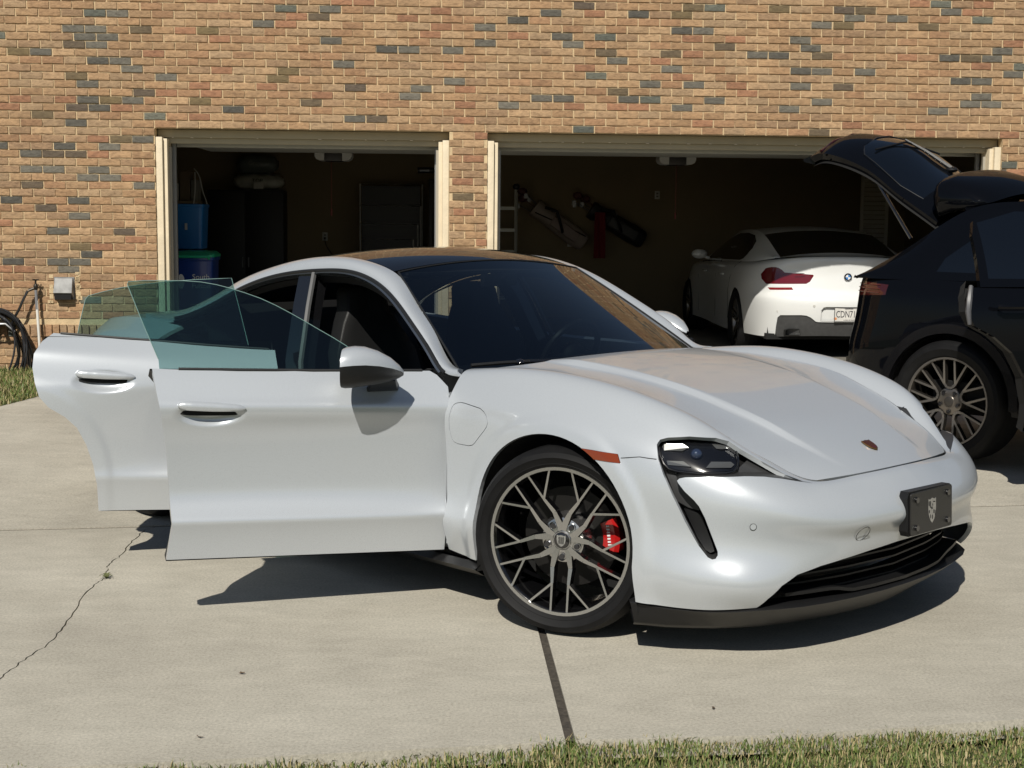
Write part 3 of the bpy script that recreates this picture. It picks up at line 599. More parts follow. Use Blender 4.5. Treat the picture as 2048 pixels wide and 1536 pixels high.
HL_OUT = [(-.2412,.7705),(-.2368,.7788),(-.2295,.7881),(-.2026,.7957),(-.1257,.8017),(-.032,.7963),(.0145,.7835),(.058,.7565),(.136,.7145),(.214,.6725),(.279,.6485),(.3126,.6416),(.2888,.6455),(.2644,.6499),(.1994,.6645),(.1367,.6751),(.0744,.679),(-.0474,.6755),(-.1395,.67),(-.1584,.6648),(-.1666,.6566),(-.163,.6489),(-.1398,.6219),(-.1056,.5929),(-.0883,.5735),(-.0671,.5344),(-.0438,.4767),(-.0199,.419),(-.0195,.4065),(-.0265,.3944),(-.0383,.3911),(-.0539,.3978),(-.0874,.4365),(-.1354,.5159),(-.1812,.6041),(-.2159,.6752),(-.2352,.726)]
FRONT_HALF = lambda p: p[0] > .30
GRILLE = [(-.02,.397),(.13,.395),(.30,.384),(.44,.372),(.54,.360),(.635,.338),(.69,.303),(.722,.255),(.745,.195),(-.02,.195)]
CHG = [(-.607,.828),(-.58,.834),(-.552,.833),(-.458,.823),(-.43,.812),(-.412,.798),(-.397,.773),(-.402,.755),(-.416,.737),(-.47,.683),(-.485,.672),(-.51,.666),(-.576,.666),(-.60,.671),(-.612,.682),(-.625,.719),(-.629,.768),(-.625,.805),(-.618,.82)]
MARK = [(.080,.734),(.156,.733),(.258,.728),(.276,.698),(.217,.699),(.150,.701),(.118,.713)]
def inset(poly, d):
    P = np.array(poly); c = P.mean(0); n = len(P); o = []
    for k in range(n):
        a, b = P[k-1], P[(k+1) % n]; t = b-a; nn = np.array([t[1], -t[0]]); nn /= np.linalg.norm(nn) + 1e-9
        o.append(tuple(P[k] + nn*d))
    A = lambda Q: sum(Q[i-1][0]*Q[i][1]-Q[i][0]*Q[i-1][1] for i in range(len(Q)))
    if (abs(A(o)) > abs(A(poly))) == (d > 0): o = [tuple(2*P[k] - np.array(o[k])) for k in range(n)]
    return o
ws = Soup.grid(wrap_grid(), True)
nn = np.array(ws.N); cc = np.array(ws.P)
if (nn[:, 1]*cc[:, 1]).sum() < 0: ws = Soup.grid(wrap_grid(), False)
_, ws = ws.trim(arch_outline(ARCH_F), XZ, where=lambda p: p[0] < .5)
_, ws = ws.trim(GRILLE, YZ, where=lambda p: p[0] > .55)
recess, ws = ws.trim(HL_OUT, DIA, where=FRONT_HALF)
SIDE_ONLY = lambda p: p[1] < -.88
_, ws = ws.trim(CHG, XZ, where=SIDE_ONLY); chg_s = Soup.grid(wrap_grid(), True)
marker_s, ws = ws.trim(MARK, XZ, where=SIDE_ONLY)
SEAM = [(-.12,.732),(.08,.731),(.27,.712),(.343,.7245),(.42,.7215),(.42,.0),(-.12,.0)]
FRB = [(.02,.7325),(.10,.7322),(.265,.7155),(.343,.7265),(.43,.7225),(1.2,.7225),(1.2,.05),(.02,.05)]
bump_s, fend_s = ws.trim(FRB, XZ, where=lambda p: p[0] > .01)
extra, fend_s = fend_s.trim([(.56,.60),(1.2,.60),(1.2,.80),(.56,.80)], XZ, where=lambda p: p[0] > .56)
bump_s.F += extra.F; bump_s.P, bump_s.N = fend_s.P, fend_s.N
base = Soup(); base.P, base.N = fend_s.P, fend_s.N
low_s, fend_s = fend_s.trim([(-.70,.338),(-.42,.310),(-.42,.1),(-.70,.1)], XZ, where=lambda p: p[0] < -.4)
bump_s.P, bump_s.N = fend_s.P, fend_s.N
for s in (0, 1):
    f = (lambda q: q) if s == 0 else (lambda q: q.mirror())
    soup_obj('front_fender', f(fend_s), WHITE, tay, flange=.018); soup_obj('sill_end', f(low_s), WHITE, tay, flange=.015)
def merge2(s):
    t = Soup(); m = s.mirror(); t.P = list(s.P) + list(m.P); t.N = list(s.N) + list(m.N); k = len(s.P); t.F = list(s.F) + [[i+k for i in f] for f in m.F]; return t
soup_obj('front_bumper', merge2(bump_s), WHITE, tay, flange=.018)
g = Soup.grid(wrap_grid(), ws.N == 0 or False); 
chg_in, _ = Soup.grid(wrap_grid(), FLIPW := (np.dot(np.array(Soup.grid(wrap_grid(40, 30), True).N)[:, 1], np.array(Soup.grid(wrap_grid(40, 30), True).P)[:, 1]) > 0)).trim(inset(CHG, .0025), XZ, where=SIDE_ONLY)
for s in (0, 1): soup_obj('charge_port_door', chg_in if s == 0 else chg_in.mirror(), WHITE, tay, flange=.012)
yb_ = lambda x, z: float(min((p for p in bump_s.P if abs(p[2]-z) < .02 and p[1] < 0), key=lambda p: (p[0]-x)**2 + (p[2]-z)**2)[1])
for s in (1, -1):
    sm_ = MB(); sm_.tube([(x, s*(yb_(x, z)-.0004), z) for x, z in ((.272, .7150), (.30, .7195), (.343, .7260), (.375, .7245), (.405, .7235))], .0016, 5); sm_.build('bumper_seam', SEAL, tay)
# amber side marker
AMB = M('amber_lens', (.19, .030, .003), .12, coat=1)
for s in (0, 1):
    q = marker_s.mapped(lambda p: p*1.0 + np.array((0, -.003, 0)), lambda n: n)
    soup_obj('side_marker', q if s == 0 else q.mirror(), AMB, tay, flange=.012)
# hood with power dome
hg = hood_grid(); hs = Soup.grid(hg, False)
if np.array(hs.N)[:, 2].mean() < 0: hs = Soup.grid(hg, True)
soup_obj('hood', hs, WHITE, tay, flange=.02)
crest = MB(); cz = lambda x, y: float(hg.reshape(-1, 3)[np.argmin((hg.reshape(-1, 3)[:, 0]-x)**2 + (hg.reshape(-1, 3)[:, 1]-y)**2), 2])
SHIELD = [(-.5,.62),(-.30,.56),(0,.64),(.30,.56),(.5,.62),(.52,.1),(.44,-.25),(.25,-.52),(0,-.68),(-.25,-.52),(-.44,-.25),(-.52,.1)]
bx0, sl_ = .725, (cz(.76, 0)-cz(.69, 0))/.07
cf_ = lambda u, v, d: (bx0 - v*.044, u*.052, cz(bx0, 0) + (-v*.044)*sl_ + d)
crest.prism(SHIELD, cf_, .0005, .005); cr_ = crest.build('hood_crest', M('bronze_crest', (.30, .17, .07), .3, .9), tay)
q = MB(); q.prism([(a*.82, b*.82) for a, b in SHIELD], cf_, .0051, .0060); q.build('crest_field', M('dark_red_enamel', (.10, .020, .018), .25, .3), cr_)
q = MB()
for k in range(3): q.prism(rect(-.36+.26*k, -.22, -.26+.26*k, .42), cf_, .0061, .0066)
q.build('crest_stripes', M('bronze_crest'), cr_)
# headlight recess: dark floor 5 cm behind the skin, lamp unit, four running lights
rec = recess.compact(); DIRV = np.array((.62, -.785, 0))
def offs(dist): return lambda p: p - DIRV*dist
PT = lambda a, z, d: None
rp = np.array(rec.P); ra = rp[:, 0]*.785 + rp[:, 1]*.62
def on_skin(a, z, d=0):
    k = np.argsort((ra-a)**2 + (rp[:, 2]-z)**2)[:3]; dd = float((rp[k]@DIRV).mean()) - d
    e = np.array((.785, .62, 0)); return tuple(e*a + DIRV*dd + np.array((0, 0, z)))
# e and DIRV are orthonormal in plan
def skin_patch(poly, d):
    s_, _ = recess.trim(poly, DIA); return s_.mapped(offs(d), lambda n: n)
LAMP = [(-.231,.772),(-.224,.785),(-.20,.7925),(-.126,.798),(-.034,.793),(.010,.781),(.030,.765),(.040,.745),(.045,.725),(.043,.705),(.030,.692),(.005,.686),(-.10,.682),(-.165,.684),(-.195,.690),(-.212,.706),(-.228,.737)]
for s in (0, 1):
    mir = (lambda q: q) if s == 0 else (lambda q: q.mirror())
    soup_obj('headlight_recess', mir(recess.mapped(offs(.105), lambda n: n)), PBLK, tay)
    wall_ = MB(); n_ = len(HL_OUT)
    vo = [on_skin(a, z, .0) for a, z in HL_OUT]; vi = [on_skin(a, z, .11) for a, z in inset(HL_OUT, .004)]
    vs = vo + vi; vs = vs if s == 0 else [(x, -y, z) for x, y, z in vs]
    wall_.add(vs, [(k, (k+1) % n_, n_+(k+1) % n_, n_+k) for k in range(n_)]); wall_.build('recess_wall', M('recess_plastic', (.035, .035, .036), .38), tay, angle=60)
    hb = soup_obj('headlight', mir(skin_patch(LAMP, .052)), GBLK, tay, flange=.03)
    soup_obj('lamp_cover', mir(skin_patch(inset(LAMP, -.001), .036)), GL_LAMP, hb, flange=.016)
    bez = MB(); bl = [on_skin(a, z, .037) for a, z in inset(LAMP, -.003)]; bl = bl if s == 0 else [(x, -y, z) for x, y, z in bl]; bez.tube(bl + bl[:1], .0035, 6); bez.build('lamp_bezel', GBLK, hb)
    drl = {'led': [[(-.222,.759),(-.215,.770),(-.15,.772),(-.128,.760),(-.15,.7485),(-.215,.7475)], [(-.045,.771),(.0,.768),(.022,.757),(-.01,.7555),(-.03,.757)], [(-.205,.714),(-.145,.7155),(-.118,.699),(-.20,.700)], [(-.048,.717),(.022,.716),(.034,.708),(.022,.699),(-.066,.697)]]}
    for pl in drl['led']:
        pt = MB(); fn = lambda u, v, d: (lambda p: (p[0], p[1] if s == 0 else -p[1], p[2]))(on_skin(u, v, .0505-d)); pt.prism(pl, fn, 0, .006)
        lo = pt.build('running_light', M('clear_led_optic', (.24, .245, .24), .16, .6), hb, smooth=False)
    pj = MB()
    for a in (-.10,):
        c = on_skin(a, .738, .052); c = c if s == 0 else (c[0], -c[1], c[2]); pj.ell(c, (.022, .022, .022), 18, 10)
    pj.build('projector_lens', M('lens_dark', (.02, .03, .06), .03, coat=1), hb)
    # inner fin of the air curtain and its lower intake flap
    fin = skin_patch([(.045,.690),(.09,.722),(.17,.688),(.26,.652),(.19,.668),(.10,.680),(.05,.681)], .07); soup_obj('recess_fin', mir(fin), M('recess_plastic'), tay)
    leg = skin_patch([(-.205,.668),(-.172,.664),(-.150,.640),(-.118,.607),(-.096,.580),(-.085,.552),(-.088,.548),(-.125,.556),(-.165,.575)], .055); soup_obj('curtain_vane', mir(leg), M('recess_plastic'), tay, flange=.03)
    flap = skin_patch([(-.140,.552),(-.086,.538),(-.075,.525),(-.040,.440),(-.030,.408),(-.045,.402),(-.062,.412),(-.09,.452)], .05); soup_obj('intake_flap', mir(flap), PBLK, tay, flange=.02)
    # parking sensors
    sm = MB(); P0 = np.array(min((p for p in bump_s.P if p[0] > .6 and p[1] < 0), key=lambda p: (p[1]+.757)**2 + (p[2]-.508)**2)); nrm = np.array((.72, -.69, -.03)); nrm /= np.linalg.norm(nrm)
    if s: P0[1] *= -1; nrm[1] *= -1
    sm.cyl(P0-nrm*.006, P0+nrm*.0012, .0105, 20); so_ = sm.build('parking_sensor', WHITE, tay)
    sm = MB(); up_ = Vector(nrm).to_track_quat('Z', 'Y').to_matrix(); sm.tube([Vector(P0+nrm*.0008) + up_ @ Vector((.0115*math.cos(a), .0115*math.sin(a), 0)) for a in np.linspace(0, 2*PI, 25)], .0011, 5); sm.build('sensor_ring', SEAL, so_)
sm = MB(); ti = min((i for i, p in enumerate(bump_s.P) if p[0] > .6 and p[1] < 0), key=lambda i: (bump_s.P[i][1]+.366)**2 + (bump_s.P[i][2]-.462)**2); P0 = Vector(bump_s.P[ti]); nq = Vector(bump_s.N[ti]).normalized(); up_ = nq.to_track_quat('Z', 'Y').to_matrix()
sm.tube([P0 + nq*.0048 + up_ @ Vector((.031*math.cos(a), .031*math.sin(a), 0)) for a in np.linspace(0, 2*PI, 37)], .0012, 5); sm.build('tow_eye_cover', SEAL, tay)
# lower grille and splitter
gb = MB(); go = [(y, z) for y, z in GRILLE]; full = [(-.745,.195)] + [(-a, b) for a, b in GRILLE[:9][::-1] if a > 0] + [(a, b) for a, b in GRILLE[:9] if a > 0] + [(.745, .195)]
gx = lambda y, z: .62 - .22*(abs(y)/.75)**2
gb.add([(gx(y, z), -y, z) for y, z in full], [tuple(range(len(full)))]); gb.build('grille_back', VOID, tay, smooth=False)
for k in range(6):
    z = .215 + .030*k; h = np.interp(z, [.195,.255,.303,.338,.36,.372,.397], [.74,.72,.69,.63,.53,.44,.05]) - .02
    sl2 = MB(); ys = np.linspace(-h, h, 25); ring = lambda y: [(np.interp(abs(y), [0,.3,.5,.65,.76], [.83,.80,.755,.69,.60]) + dx, y, z+dz) for dx, dz in ((-.012, -.005), (.012, -.0035), (.012, .0035), (-.012, .005))]
    sl2.loft([ring(y) for y in ys]); sl2.build('grille_slat', PBLK, tay)
st = [(.338,.948),(.40,.925),(.472,.903),(.55,.868),(.615,.838),(.68,.792),(.735,.742),(.79,.672),(.83,.58),(.862,.45),(.885,.30),(.898,.15),(.902,0)]
zt = [.207,.204,.202,.203,.206,.211,.218,.222,.222,.221,.220,.219,.219]; lo_ = [(.343,.935),(.395,.905),(.45,.876),(.515,.822),(.575,.765),(.63,.69),(.675,.615),(.715,.51),(.745,.40),(.77,.29),(.785,.19),(.797,.09),(.80,0)]
sp = MB(); rings = []
pl = list(zip(st, zt, lo_)); seq = [(p, -1) for p in pl] + [(p, 1) for p in pl[::-1][1:]]
for ((x, y), z, (lx, ly)), sg in seq:
    mxx, myy = (x*.6 + lx*.4), (y*.6 + ly*.4); inn = .30 if x > .6 else .05
    rings.append([(x-.08*min(1, x), sg*(y*.93), z-.002), (x-.012, sg*(y-.006), z-.001), (x-.002, sg*y, z-.010), (mxx, sg*myy, .172), (lx+.006, sg*(ly+.004), .128), (lx-.01, sg*(ly-.01), .112), (lx-.12, sg*max(0, ly-.12), .135)])
sp.loft(rings, cap=False, closed=False); sp.build('front_splitter', PBLK, tay, angle=50, fix=False)
bl = MB(); rings = []
for y in np.linspace(-.62, .62, 33):
    x = np.interp(abs(y), [0,.2,.4,.55,.62], [.892,.878,.845,.80,.775]); t = smooth01(.30, .42, abs(y)); z = .232 + .02*t
    rings.append([(x-.16, y, z-.01), (x, y, z-.006), (x, y, z+.006), (x-.16, y, z+.012)])
bl.loft(rings); bl.build('grille_blade', PBLK, tay)
# plate bracket and blank plate with crest
pb = MB(); pf = lambda u, v, d: (.985 + d - v*.045, u, .505 + v)
pb.prism(rrect(0, 0, .305, .158, .012), pf, 0, .006); pob = pb.build('licence_plate', M('black_plate', (.022, .021, .020), .35, bump=.1, bscale=400), tay, bevel=.0015, smooth=False)
pb = MB(); pb.prism([(-.155,.085),(.15,.08),(.15,-.075),(-.155,-.08),(-.166,-.06),(-.158,0),(-.168,.06)], pf, -.035, -.0012); pb.build('plate_bracket', PBLK, tay)
pl_s = MB(); pl_s.prism([(u*.055, v*.072) for u, v in SHIELD], pf, .0062, .0074); pl_s.build('plate_crest', M('silver_crest', (.50, .50, .50), .25, .85, var=.25, vscale=120), pob)
pl_s = MB()
for a, b, w, h in ((-.022,.026,.006,.018),(-.012,.022,.006,.026),(-.020,-.004,.005,.012),(.012,-.006,.005,.014),(.021,-.012,.004,.020),(-.002,.008,.009,.010),(.014,.030,.016,.004),(.002,-.026,.005,.016),(-.012,-.022,.004,.014),(.004,.020,.004,.010)): pl_s.prism(rrect(a, b, w, h, .0015, 2), pf, .0075, .0080)
pl_s.build('crest_marks', M('crest_black', (.015, .015, .015), .4), pob)
for u in (-.115, .115):
    for v in (-.052, .052): q = MB(); q.prism([(u+.011*math.cos(t), v+.011*math.sin(t)) for t in np.linspace(0, 2*PI, 12, False)], pf, .0061, .014); q.build('plate_bolt', GBLK, pob)
# ---- flank: fixed quarter, sill, doors
sg_ = side_grid(); FLS = np.dot(np.array(Soup.grid(sg_, True).N)[:, 1], np.array(Soup.grid(sg_, True).P)[:, 1]) > 0
flank = Soup.grid(sg_, FLS)
AP = [(-.60,.10),(-.60,.885),(-.64,.93),(-.70,1.2)] + [(-2.70,1.2),(-2.715,1.04),(-2.76,1.012),(-2.83,.972),(-2.885,.92),(-2.89,.86),(-2.88,.80),(-2.855,.735),(-2.80,.688),(-2.745,.645),(-2.705,.597),(-2.665,.52),(-2.635,.43),(-2.615,.34),(-2.605,.1)]
_, q_s = flank.trim(AP, XZ); _, q_s = q_s.trim(arch_outline(ARCH_R, .405), XZ)
soup_obj('rear_quarter', q_s, WHITE, tay, flange=.02)
_, l_s = flank.mirror().trim(arch_outline(ARCH_R, .405), XZ); soup_obj('left_flank', l_s, WHITE, tay, flange=.02)
SE = side_eval()
jam = MB(); jam.bx(-2.66, -.86, .20, -.62, -.80, .285); jam.bx(-2.62, -.905, .235, -.66, -.861, .255); jam.build('sill', WHITE, tay, bevel=.008)
jam = MB(); rings = [[(x, -.93 + (.02 if x > -.5 else 0), .195), (x, -.955, .17), (x, -.90, .135), (x, -.75, .14)] for x in (-2.5, -2, -1.4, -.8, -.55, -.47)]; jam.loft(rings, cap=False, closed=False)
jam.build('sill_skirt', PBLK, tay); 
jam = MB(); jam.bx(-3.6, -.76, .16, .5, .76, .2); jam.bx(-3.2, -.80, .2, -.62, .80, .26); jam.build('underbody', VOID, tay)
FP_H, RP_H = (-.66, -.95, 0), (-1.775, -.95, 0); FA, RA, TILT = math.radians(64), math.radians(58), .03
def handle_dent(s, hx, hz):
    def f(p):
        u, v = (p[0]-hx+.01)/.140, (p[2]-(hz-.026))/.050
        k = max(0, 1-(u*u+v*v)); k = k*k*(3-2*k); return p + np.array((0, .026*k, 0))
    t = s.mapped(f, lambda n: n); NN = {}
    acc = [np.zeros(3) for _ in t.P]
    for fc in t.F:
        a, b, c = (np.array(t.P[i]) for i in fc[:3]); n = np.cross(b-a, c-a)
        for i in fc: acc[i] += n
    for i, p in enumerate(t.P):
        if (abs(p[0]-hx) < .15 and abs(p[2]-hz+.02) < .08) and np.linalg.norm(acc[i]) > 0: n = acc[i]/np.linalg.norm(acc[i]); t.N[i] = tuple(n if np.dot(n, t.N[i]) > 0 else -n)
    return t
fine = Soup.grid(side_grid(330, 130), FLS)
def door(outline, hinge, ang, hx, hz, label, glass, glass_lo):
    skin, _ = fine.trim(outline, XZ); skin = handle_dent(skin, hx, hz)
    d = soup_obj('door', skin, WHITE, tay, flange=.022, origin=hinge, rot=(0, TILT, ang)); d['label'] = label
    o3 = np.array(hinge)
    zc_ = .95 if hx > -2 else .985; inner, _ = flank.trim([(x, min(z, zc_-.035)) for x, z in inset(outline, .014)], XZ); inner = inner.mapped(lambda p: p + np.array((0, .085, 0)) - o3, lambda n: -n, True)
    soup_obj('inner_panel', inner, DKTRIM, d, flange=.06)
    # strip along the belt
    xs = np.linspace(min(p[0] for p in outline)+.11, max(p[0] for p in outline)-.1, 14)
    belt = lambda x: float(np.interp(-x, [-q for q in SIDE_X], SIDE_B))
    mb = MB(); mb.tube([np.array((x, -SE(x, belt(x))+.004, belt(x)+.002)) - o3 for x in xs], .006, 6); mb.build('belt_seal', SEAL, d)
    # window pane: leans inwards, 4 mm thick
    gy = lambda x, z: -(.866-(z-.955)*.50)
    gp = MB(); gp.prism(glass, lambda u, v, dd: np.array((u, gy(u, v) + dd, v)) - o3, 0, .004)
    gp.build('window', GL_SIDE, d, smooth=False)
    ge_ = MB(); ge_.tube([np.array((u, gy(u, v) + .002, v)) - o3 for u, v in glass[1:-1]], .0017, 5); ge_.build('glass_edge', M('glass_edge_pale', (.22, .32, .30), .25), d)  # pale green pane edge, its highlight put into the colour
    # handle flap and grip slot
    hy = -SE(hx, hz)
    q = MB(); rings = []
    for t in np.sin(np.linspace(-PI/2, PI/2, 27)):
        w = .0180*(1-abs(t)**14*.8)*(1 - .30*(t > 0)*t); x = hx + t*.128
        zc = hz + .004 - .006*t; y = -SE(x, hz) - .015 + .010*abs(t)**4
        rings.append([np.array((x, y + a, zc + b)) - o3 for a, b in ((.010, -w), (.001, -w*.92), (-.004, -w*.4), (-.004, w*.3), (.002, w*.85), (.014, w*1.05))])
    q.loft(rings); q.build('door_handle', WHITE, d, angle=50)
    q = MB(); q.prism([(hx + .122*math.copysign(abs(math.cos(t))**.5, math.cos(t)), hz - .021 + .0105*math.sin(t)) for t in np.linspace(0, 2*PI, 24, False)], lambda u, v, dd: np.array((u, -SE(u, hz-.02) + .010 + dd, v)) - o3, 0, .004); q.build('handle_slot', VOID, d)
    return d
FDOOR[0:4] = [(-.660,.200),(-.660,.60),(-.660,.885),(-.680,.908)]
FD2 = FDOOR[:7] + [(x-.012, z) for x, z in FDOOR[7:]]
RDOOR2 = [(x-(.040 if x < -2.75 and z > .66 else .01*(z > .64 and x < -2.70)), z) for x, z in RDOOR]
GF = [(-1.80,.93),(-1.804,.985),(-1.855,1.11),(-1.912,1.262),(-1.908,1.272),(-1.85,1.277),(-1.769,1.279),(-1.70,1.280),(-1.631,1.277),(-1.57,1.268),(-1.515,1.255),(-1.46,1.239),(-1.40,1.219),(-1.34,1.193),(-1.285,1.165),(-1.225,1.132),(-1.169,1.10),(-1.115,1.07),(-1.069,1.042),(-1.023,1.01),(-.95,.955),(-.90,.90)]
GR = [(-2.70,.94),(-2.704,1.0),(-2.695,1.06),(-2.676,1.155),(-2.664,1.172),(-2.60,1.192),(-2.523,1.212),(-2.42,1.231),(-2.323,1.244),(-2.20,1.257),(-2.077,1.266),(-2.023,1.270),(-1.985,1.125),(-1.946,.97),(-1.94,.93)]
fd = door(FD2, FP_H, FA, -1.612, .808, 'open front door with its frameless green glass raised', GF, 0)
rd = door(RDOOR2, RP_H, RA, -2.575, .828, 'open rear door cut away round the rear wheel arch', GR, 0)
# ---- mirrors
def mirror_set(parent, o3, sg):
    T = lambda x, y, z: (x-o3[0], (-y if sg < 0 else y)-o3[1], z-.035*(sg < 0)-o3[2])
    sec = [(-.885,.0095,.0105,.990,1.045),(-.905,.030,.027,.996,1.047),(-.945,.055,.049,1.005,1.051),(-.995,.075,.066,1.013,1.055),(-1.045,.088,.077,1.016,1.058),(-1.085,.093,.081,1.014,1.06),(-1.115,.093,.080,1.011,1.06),(-1.130,.089,.075,1.009,1.06)]
    def ring(x, w, h, z, y, lo, hi, k=1.0):
        o = []
        for t in np.linspace(lo, hi, 15):
            c, s_ = math.cos(t), math.sin(t); e = .78; o.append(T(x - (.075 if sg > 0 else 0) - .34*k*w*math.copysign(abs(c)**e, c)*max(0, (-.95-x)/.18), y - (.035 if sg > 0 else 0) + k*w*math.copysign(abs(c)**e, c), z + k*h*math.copysign(abs(s_)**e, s_)))
        return o
    mb = MB(); mb.loft([ring(*s_[:5], .10, PI-.10) for s_ in sec], cap=False, closed=False); a = mb.build('mirror_cap', WHITE, parent, angle=60)
    mb = MB(); mb.loft([ring(*s_[:5], PI-.10, 2*PI+.10, .988) for s_ in sec], cap=False, closed=False); mb.build('mirror_underside', PBLK, parent, angle=60)
    mb = MB(); r_ = ring(*sec[-1][:5], 0, 2*PI*14/15, .96); mb.add(r_, [tuple(range(len(r_)))]); mb.build('mirror_glass', CHRM, parent, smooth=False)
    mb = MB(); mb.loft([[T(*p) for p in g_] for g_ in ([(-.86,.895,.93),(-1.0,.905,.915),(-1.0,.93,.90),(-.87,.925,.905)], [(-.875,.925,.945),(-.995,.935,.935),(-.995,.955,.915),(-.885,.955,.92)], [(-.895,.97,.975),(-1.0,.97,.965),(-1.0,1.01,.945),(-.905,1.01,.955)])]); mb.build('mirror_foot', PBLK, parent, bevel=.006)
mirror_set(fd, np.array(FP_H), -1); mirror_set(tay, np.zeros(3), 1)
# ---- greenhouse
RAIL_IN = [(-.71,.800,.945),(-.765,.788,.948),(-.95,.733,1.068),(-1.15,.668,1.190),(-1.345,.606,1.305),(-1.50,.598,1.352),(-1.70,.596,1.378),(-1.90,.594,1.378),(-2.10,.588,1.358),(-2.30,.578,1.322),(-2.52,.566,1.272),(-2.73,.552,1.205),(-3.0,.53,1.105),(-3.3,.50,.99)]
RAIL_OUT = [(-.665,.868,.925),(-.745,.862,.930),(-.875,.836,1.010),(-1.03,.796,1.110),(-1.215,.744,1.210),(-1.39,.702,1.277),(-1.57,.682,1.315),(-1.81,.672,1.318),(-2.02,.672,1.302),(-2.25,.680,1.266),(-2.48,.70,1.198),(-2.70,.735,1.105),(-2.85,.80,1.045),(-3.2,.80,1.045)]
ri, ro = spl(RAIL_IN, 90), spl(RAIL_OUT, 90)
rail = np.zeros((7, 90, 3))
for i in range(90):
    a, b = ri[i], ro[i]; out = np.array((0, 1.0, .75)); out = out/np.linalg.norm(out)
    for j, t in enumerate(np.linspace(0, 1, 7)): rail[j, i] = a + (b-a)*t + out*(.024*math.sin(PI*t)**.8)
rail[:, :, 1] *= -1
fl = np.array(Soup.grid(rail, True).N)[:, 2].mean() > 0
rs = Soup.grid(rail, fl)
for s in (0, 1):
    mi = (lambda v: [(x, -y, z) for x, y, z in v]) if s == 0 else (lambda v: [tuple(p) for p in v])
    soup_obj('roof_rail', rs if s == 0 else rs.mirror(), WHITE, tay, flange=.02)
    mb = MB(); mb.tube(mi(ro[3:80]), .009, 6); mb.build('window_seal', SEAL, tay)
    mb = MB(); mb.loft([[(p[0], (-1 if s == 0 else 1)*(p[1]+.004), p[2]-.008), (p[0]-.004, (-1 if s == 0 else 1)*(p[1]+.012), p[2]-.014), (p[0]-.02, (-1 if s == 0 else 1)*(p[1]-.02), p[2]-.032)] for p in ro[4:80]], cap=False, closed=False); mb.build('window_frame', M('bright_window_trim', (.28, .31, .34), .22, .9), tay)
    mb = MB(); mb.loft([[(p[0]-.008, (-1 if s == 0 else 1)*(p[1]-.022), p[2]-.034), (p[0]-.03, (-1 if s == 0 else 1)*(p[1]-.05), p[2]-.062)] for p in ro[4:80]], cap=False, closed=False); mb.build('inner_seal', SEAL, tay)
# windscreen, roof and rear glass span from rail to rail
def cross(curve, n, crown, bow):
    rows = []
    for k, p in enumerate(curve):
        rows.append([(p[0] + bow[k]*(1-v*v), v*p[1], p[2] + crown[k]*(1-v*v)) for v in np.linspace(-1, 1, n)])
    return np.array(rows)
k1 = int(np.argmin(np.abs(ri[:, 0]+1.352))); k2 = int(np.argmin(np.abs(ri[:, 0]+2.75)))
lower = np.array([(-.72,.800,.922)]); tx_ = np.linspace(-.715, float(ri[k1, 0]), 40); qz = np.polyfit([-.765, -1.05, -1.352], [.948, 1.132, float(ri[k1, 2])], 2); qy = np.polyfit([-.765, -1.05, -1.352], [.788, .700, float(ri[k1, 1])], 2)
wcurve = np.stack([tx_, np.polyval(qy, tx_) - .006, np.polyval(qz, tx_)], 1)
t = np.linspace(0, 1, len(wcurve)); WG = cross(wcurve, 41, .035 + .012*t, .205*(1-t) + .006)
def up(G):
    return Soup.grid(G, False) if np.array(Soup.grid(G, False).N)[:, 2].mean() > 0 else Soup.grid(G, True)
wsc = soup_obj('windscreen', up(WG), GL_FRONT, tay)
bd = MB()
def border(G, w):
    nv, nu = G.shape[:2]; e = [G[0, i] for i in range(nu)] + [G[j, nu-1] for j in range(nv)] + [G[nv-1, i] for i in range(nu-1, -1, -1)] + [G[j, 0] for j in range(nv-1, -1, -1)]; return e
bd.tube(border(WG, 0), .005, 5); bd.build('windscreen_seal', SEAL, tay)
rcurve = ri[k1+1:k2].copy(); rcurve[:, 1] -= .006; t = np.linspace(0, 1, len(rcurve)); RG = cross(rcurve, 41, .047 - .010*t, .006*np.ones(len(t)))
soup_obj('roof_glass', up(RG), GL_ROOF, tay, flange=.01)
bcurve = ri[k2+1:].copy(); bcurve[:, 1] -= .006; BG = cross(bcurve, 25, .05*np.ones(len(bcurve)), -.02*np.ones(len(bcurve))); soup_obj('rear_window', up(BG), GL_ROOF, tay)
# tail closing panels, built plainly
SB = side_grid(60, 30); last = SB[:, -1]; tl = []
for v in np.linspace(-1, 1, 21): tl.append([(p[0] - .10*(1-v*v), v*-p[1], p[2]) for p in last])
soup_obj('rear_bumper', (lambda q: q if np.array(q.N)[:, 0].mean() < 0 else Soup.grid(np.array(tl), True))(Soup.grid(np.array(tl), False)), WHITE, tay)
dk = []
bz = [(x, y, z) for x, y, z in zip(SIDE_X, [c[0] for c in SIDE_Y], SIDE_B)]; bs = spl(bz, 60); bs = bs[bs[:, 0] < -2.86]
for v in np.linspace(-1, 1, 21): dk.append([(p[0] - (.10*(1-v*v) if k == len(bs)-1 else 0), v*p[1], p[2] + .03*(1-v*v)) for k, p in enumerate(bs)])
soup_obj('boot_lid', up(np.array(dk)), WHITE, tay)
tlm = MB(); tlm.loft([[(-4.035 + .12*abs(y)**2, y, .82), (-4.045 + .12*abs(y)**2, y, .85), (-4.02 + .12*abs(y)**2, y, .86)] for y in np.linspace(-.70, .70, 17)], cap=False, closed=False); tlm.build('tail_light_bar', M('red_lens', (.35, .008, .008), .1, coat=1), tay)
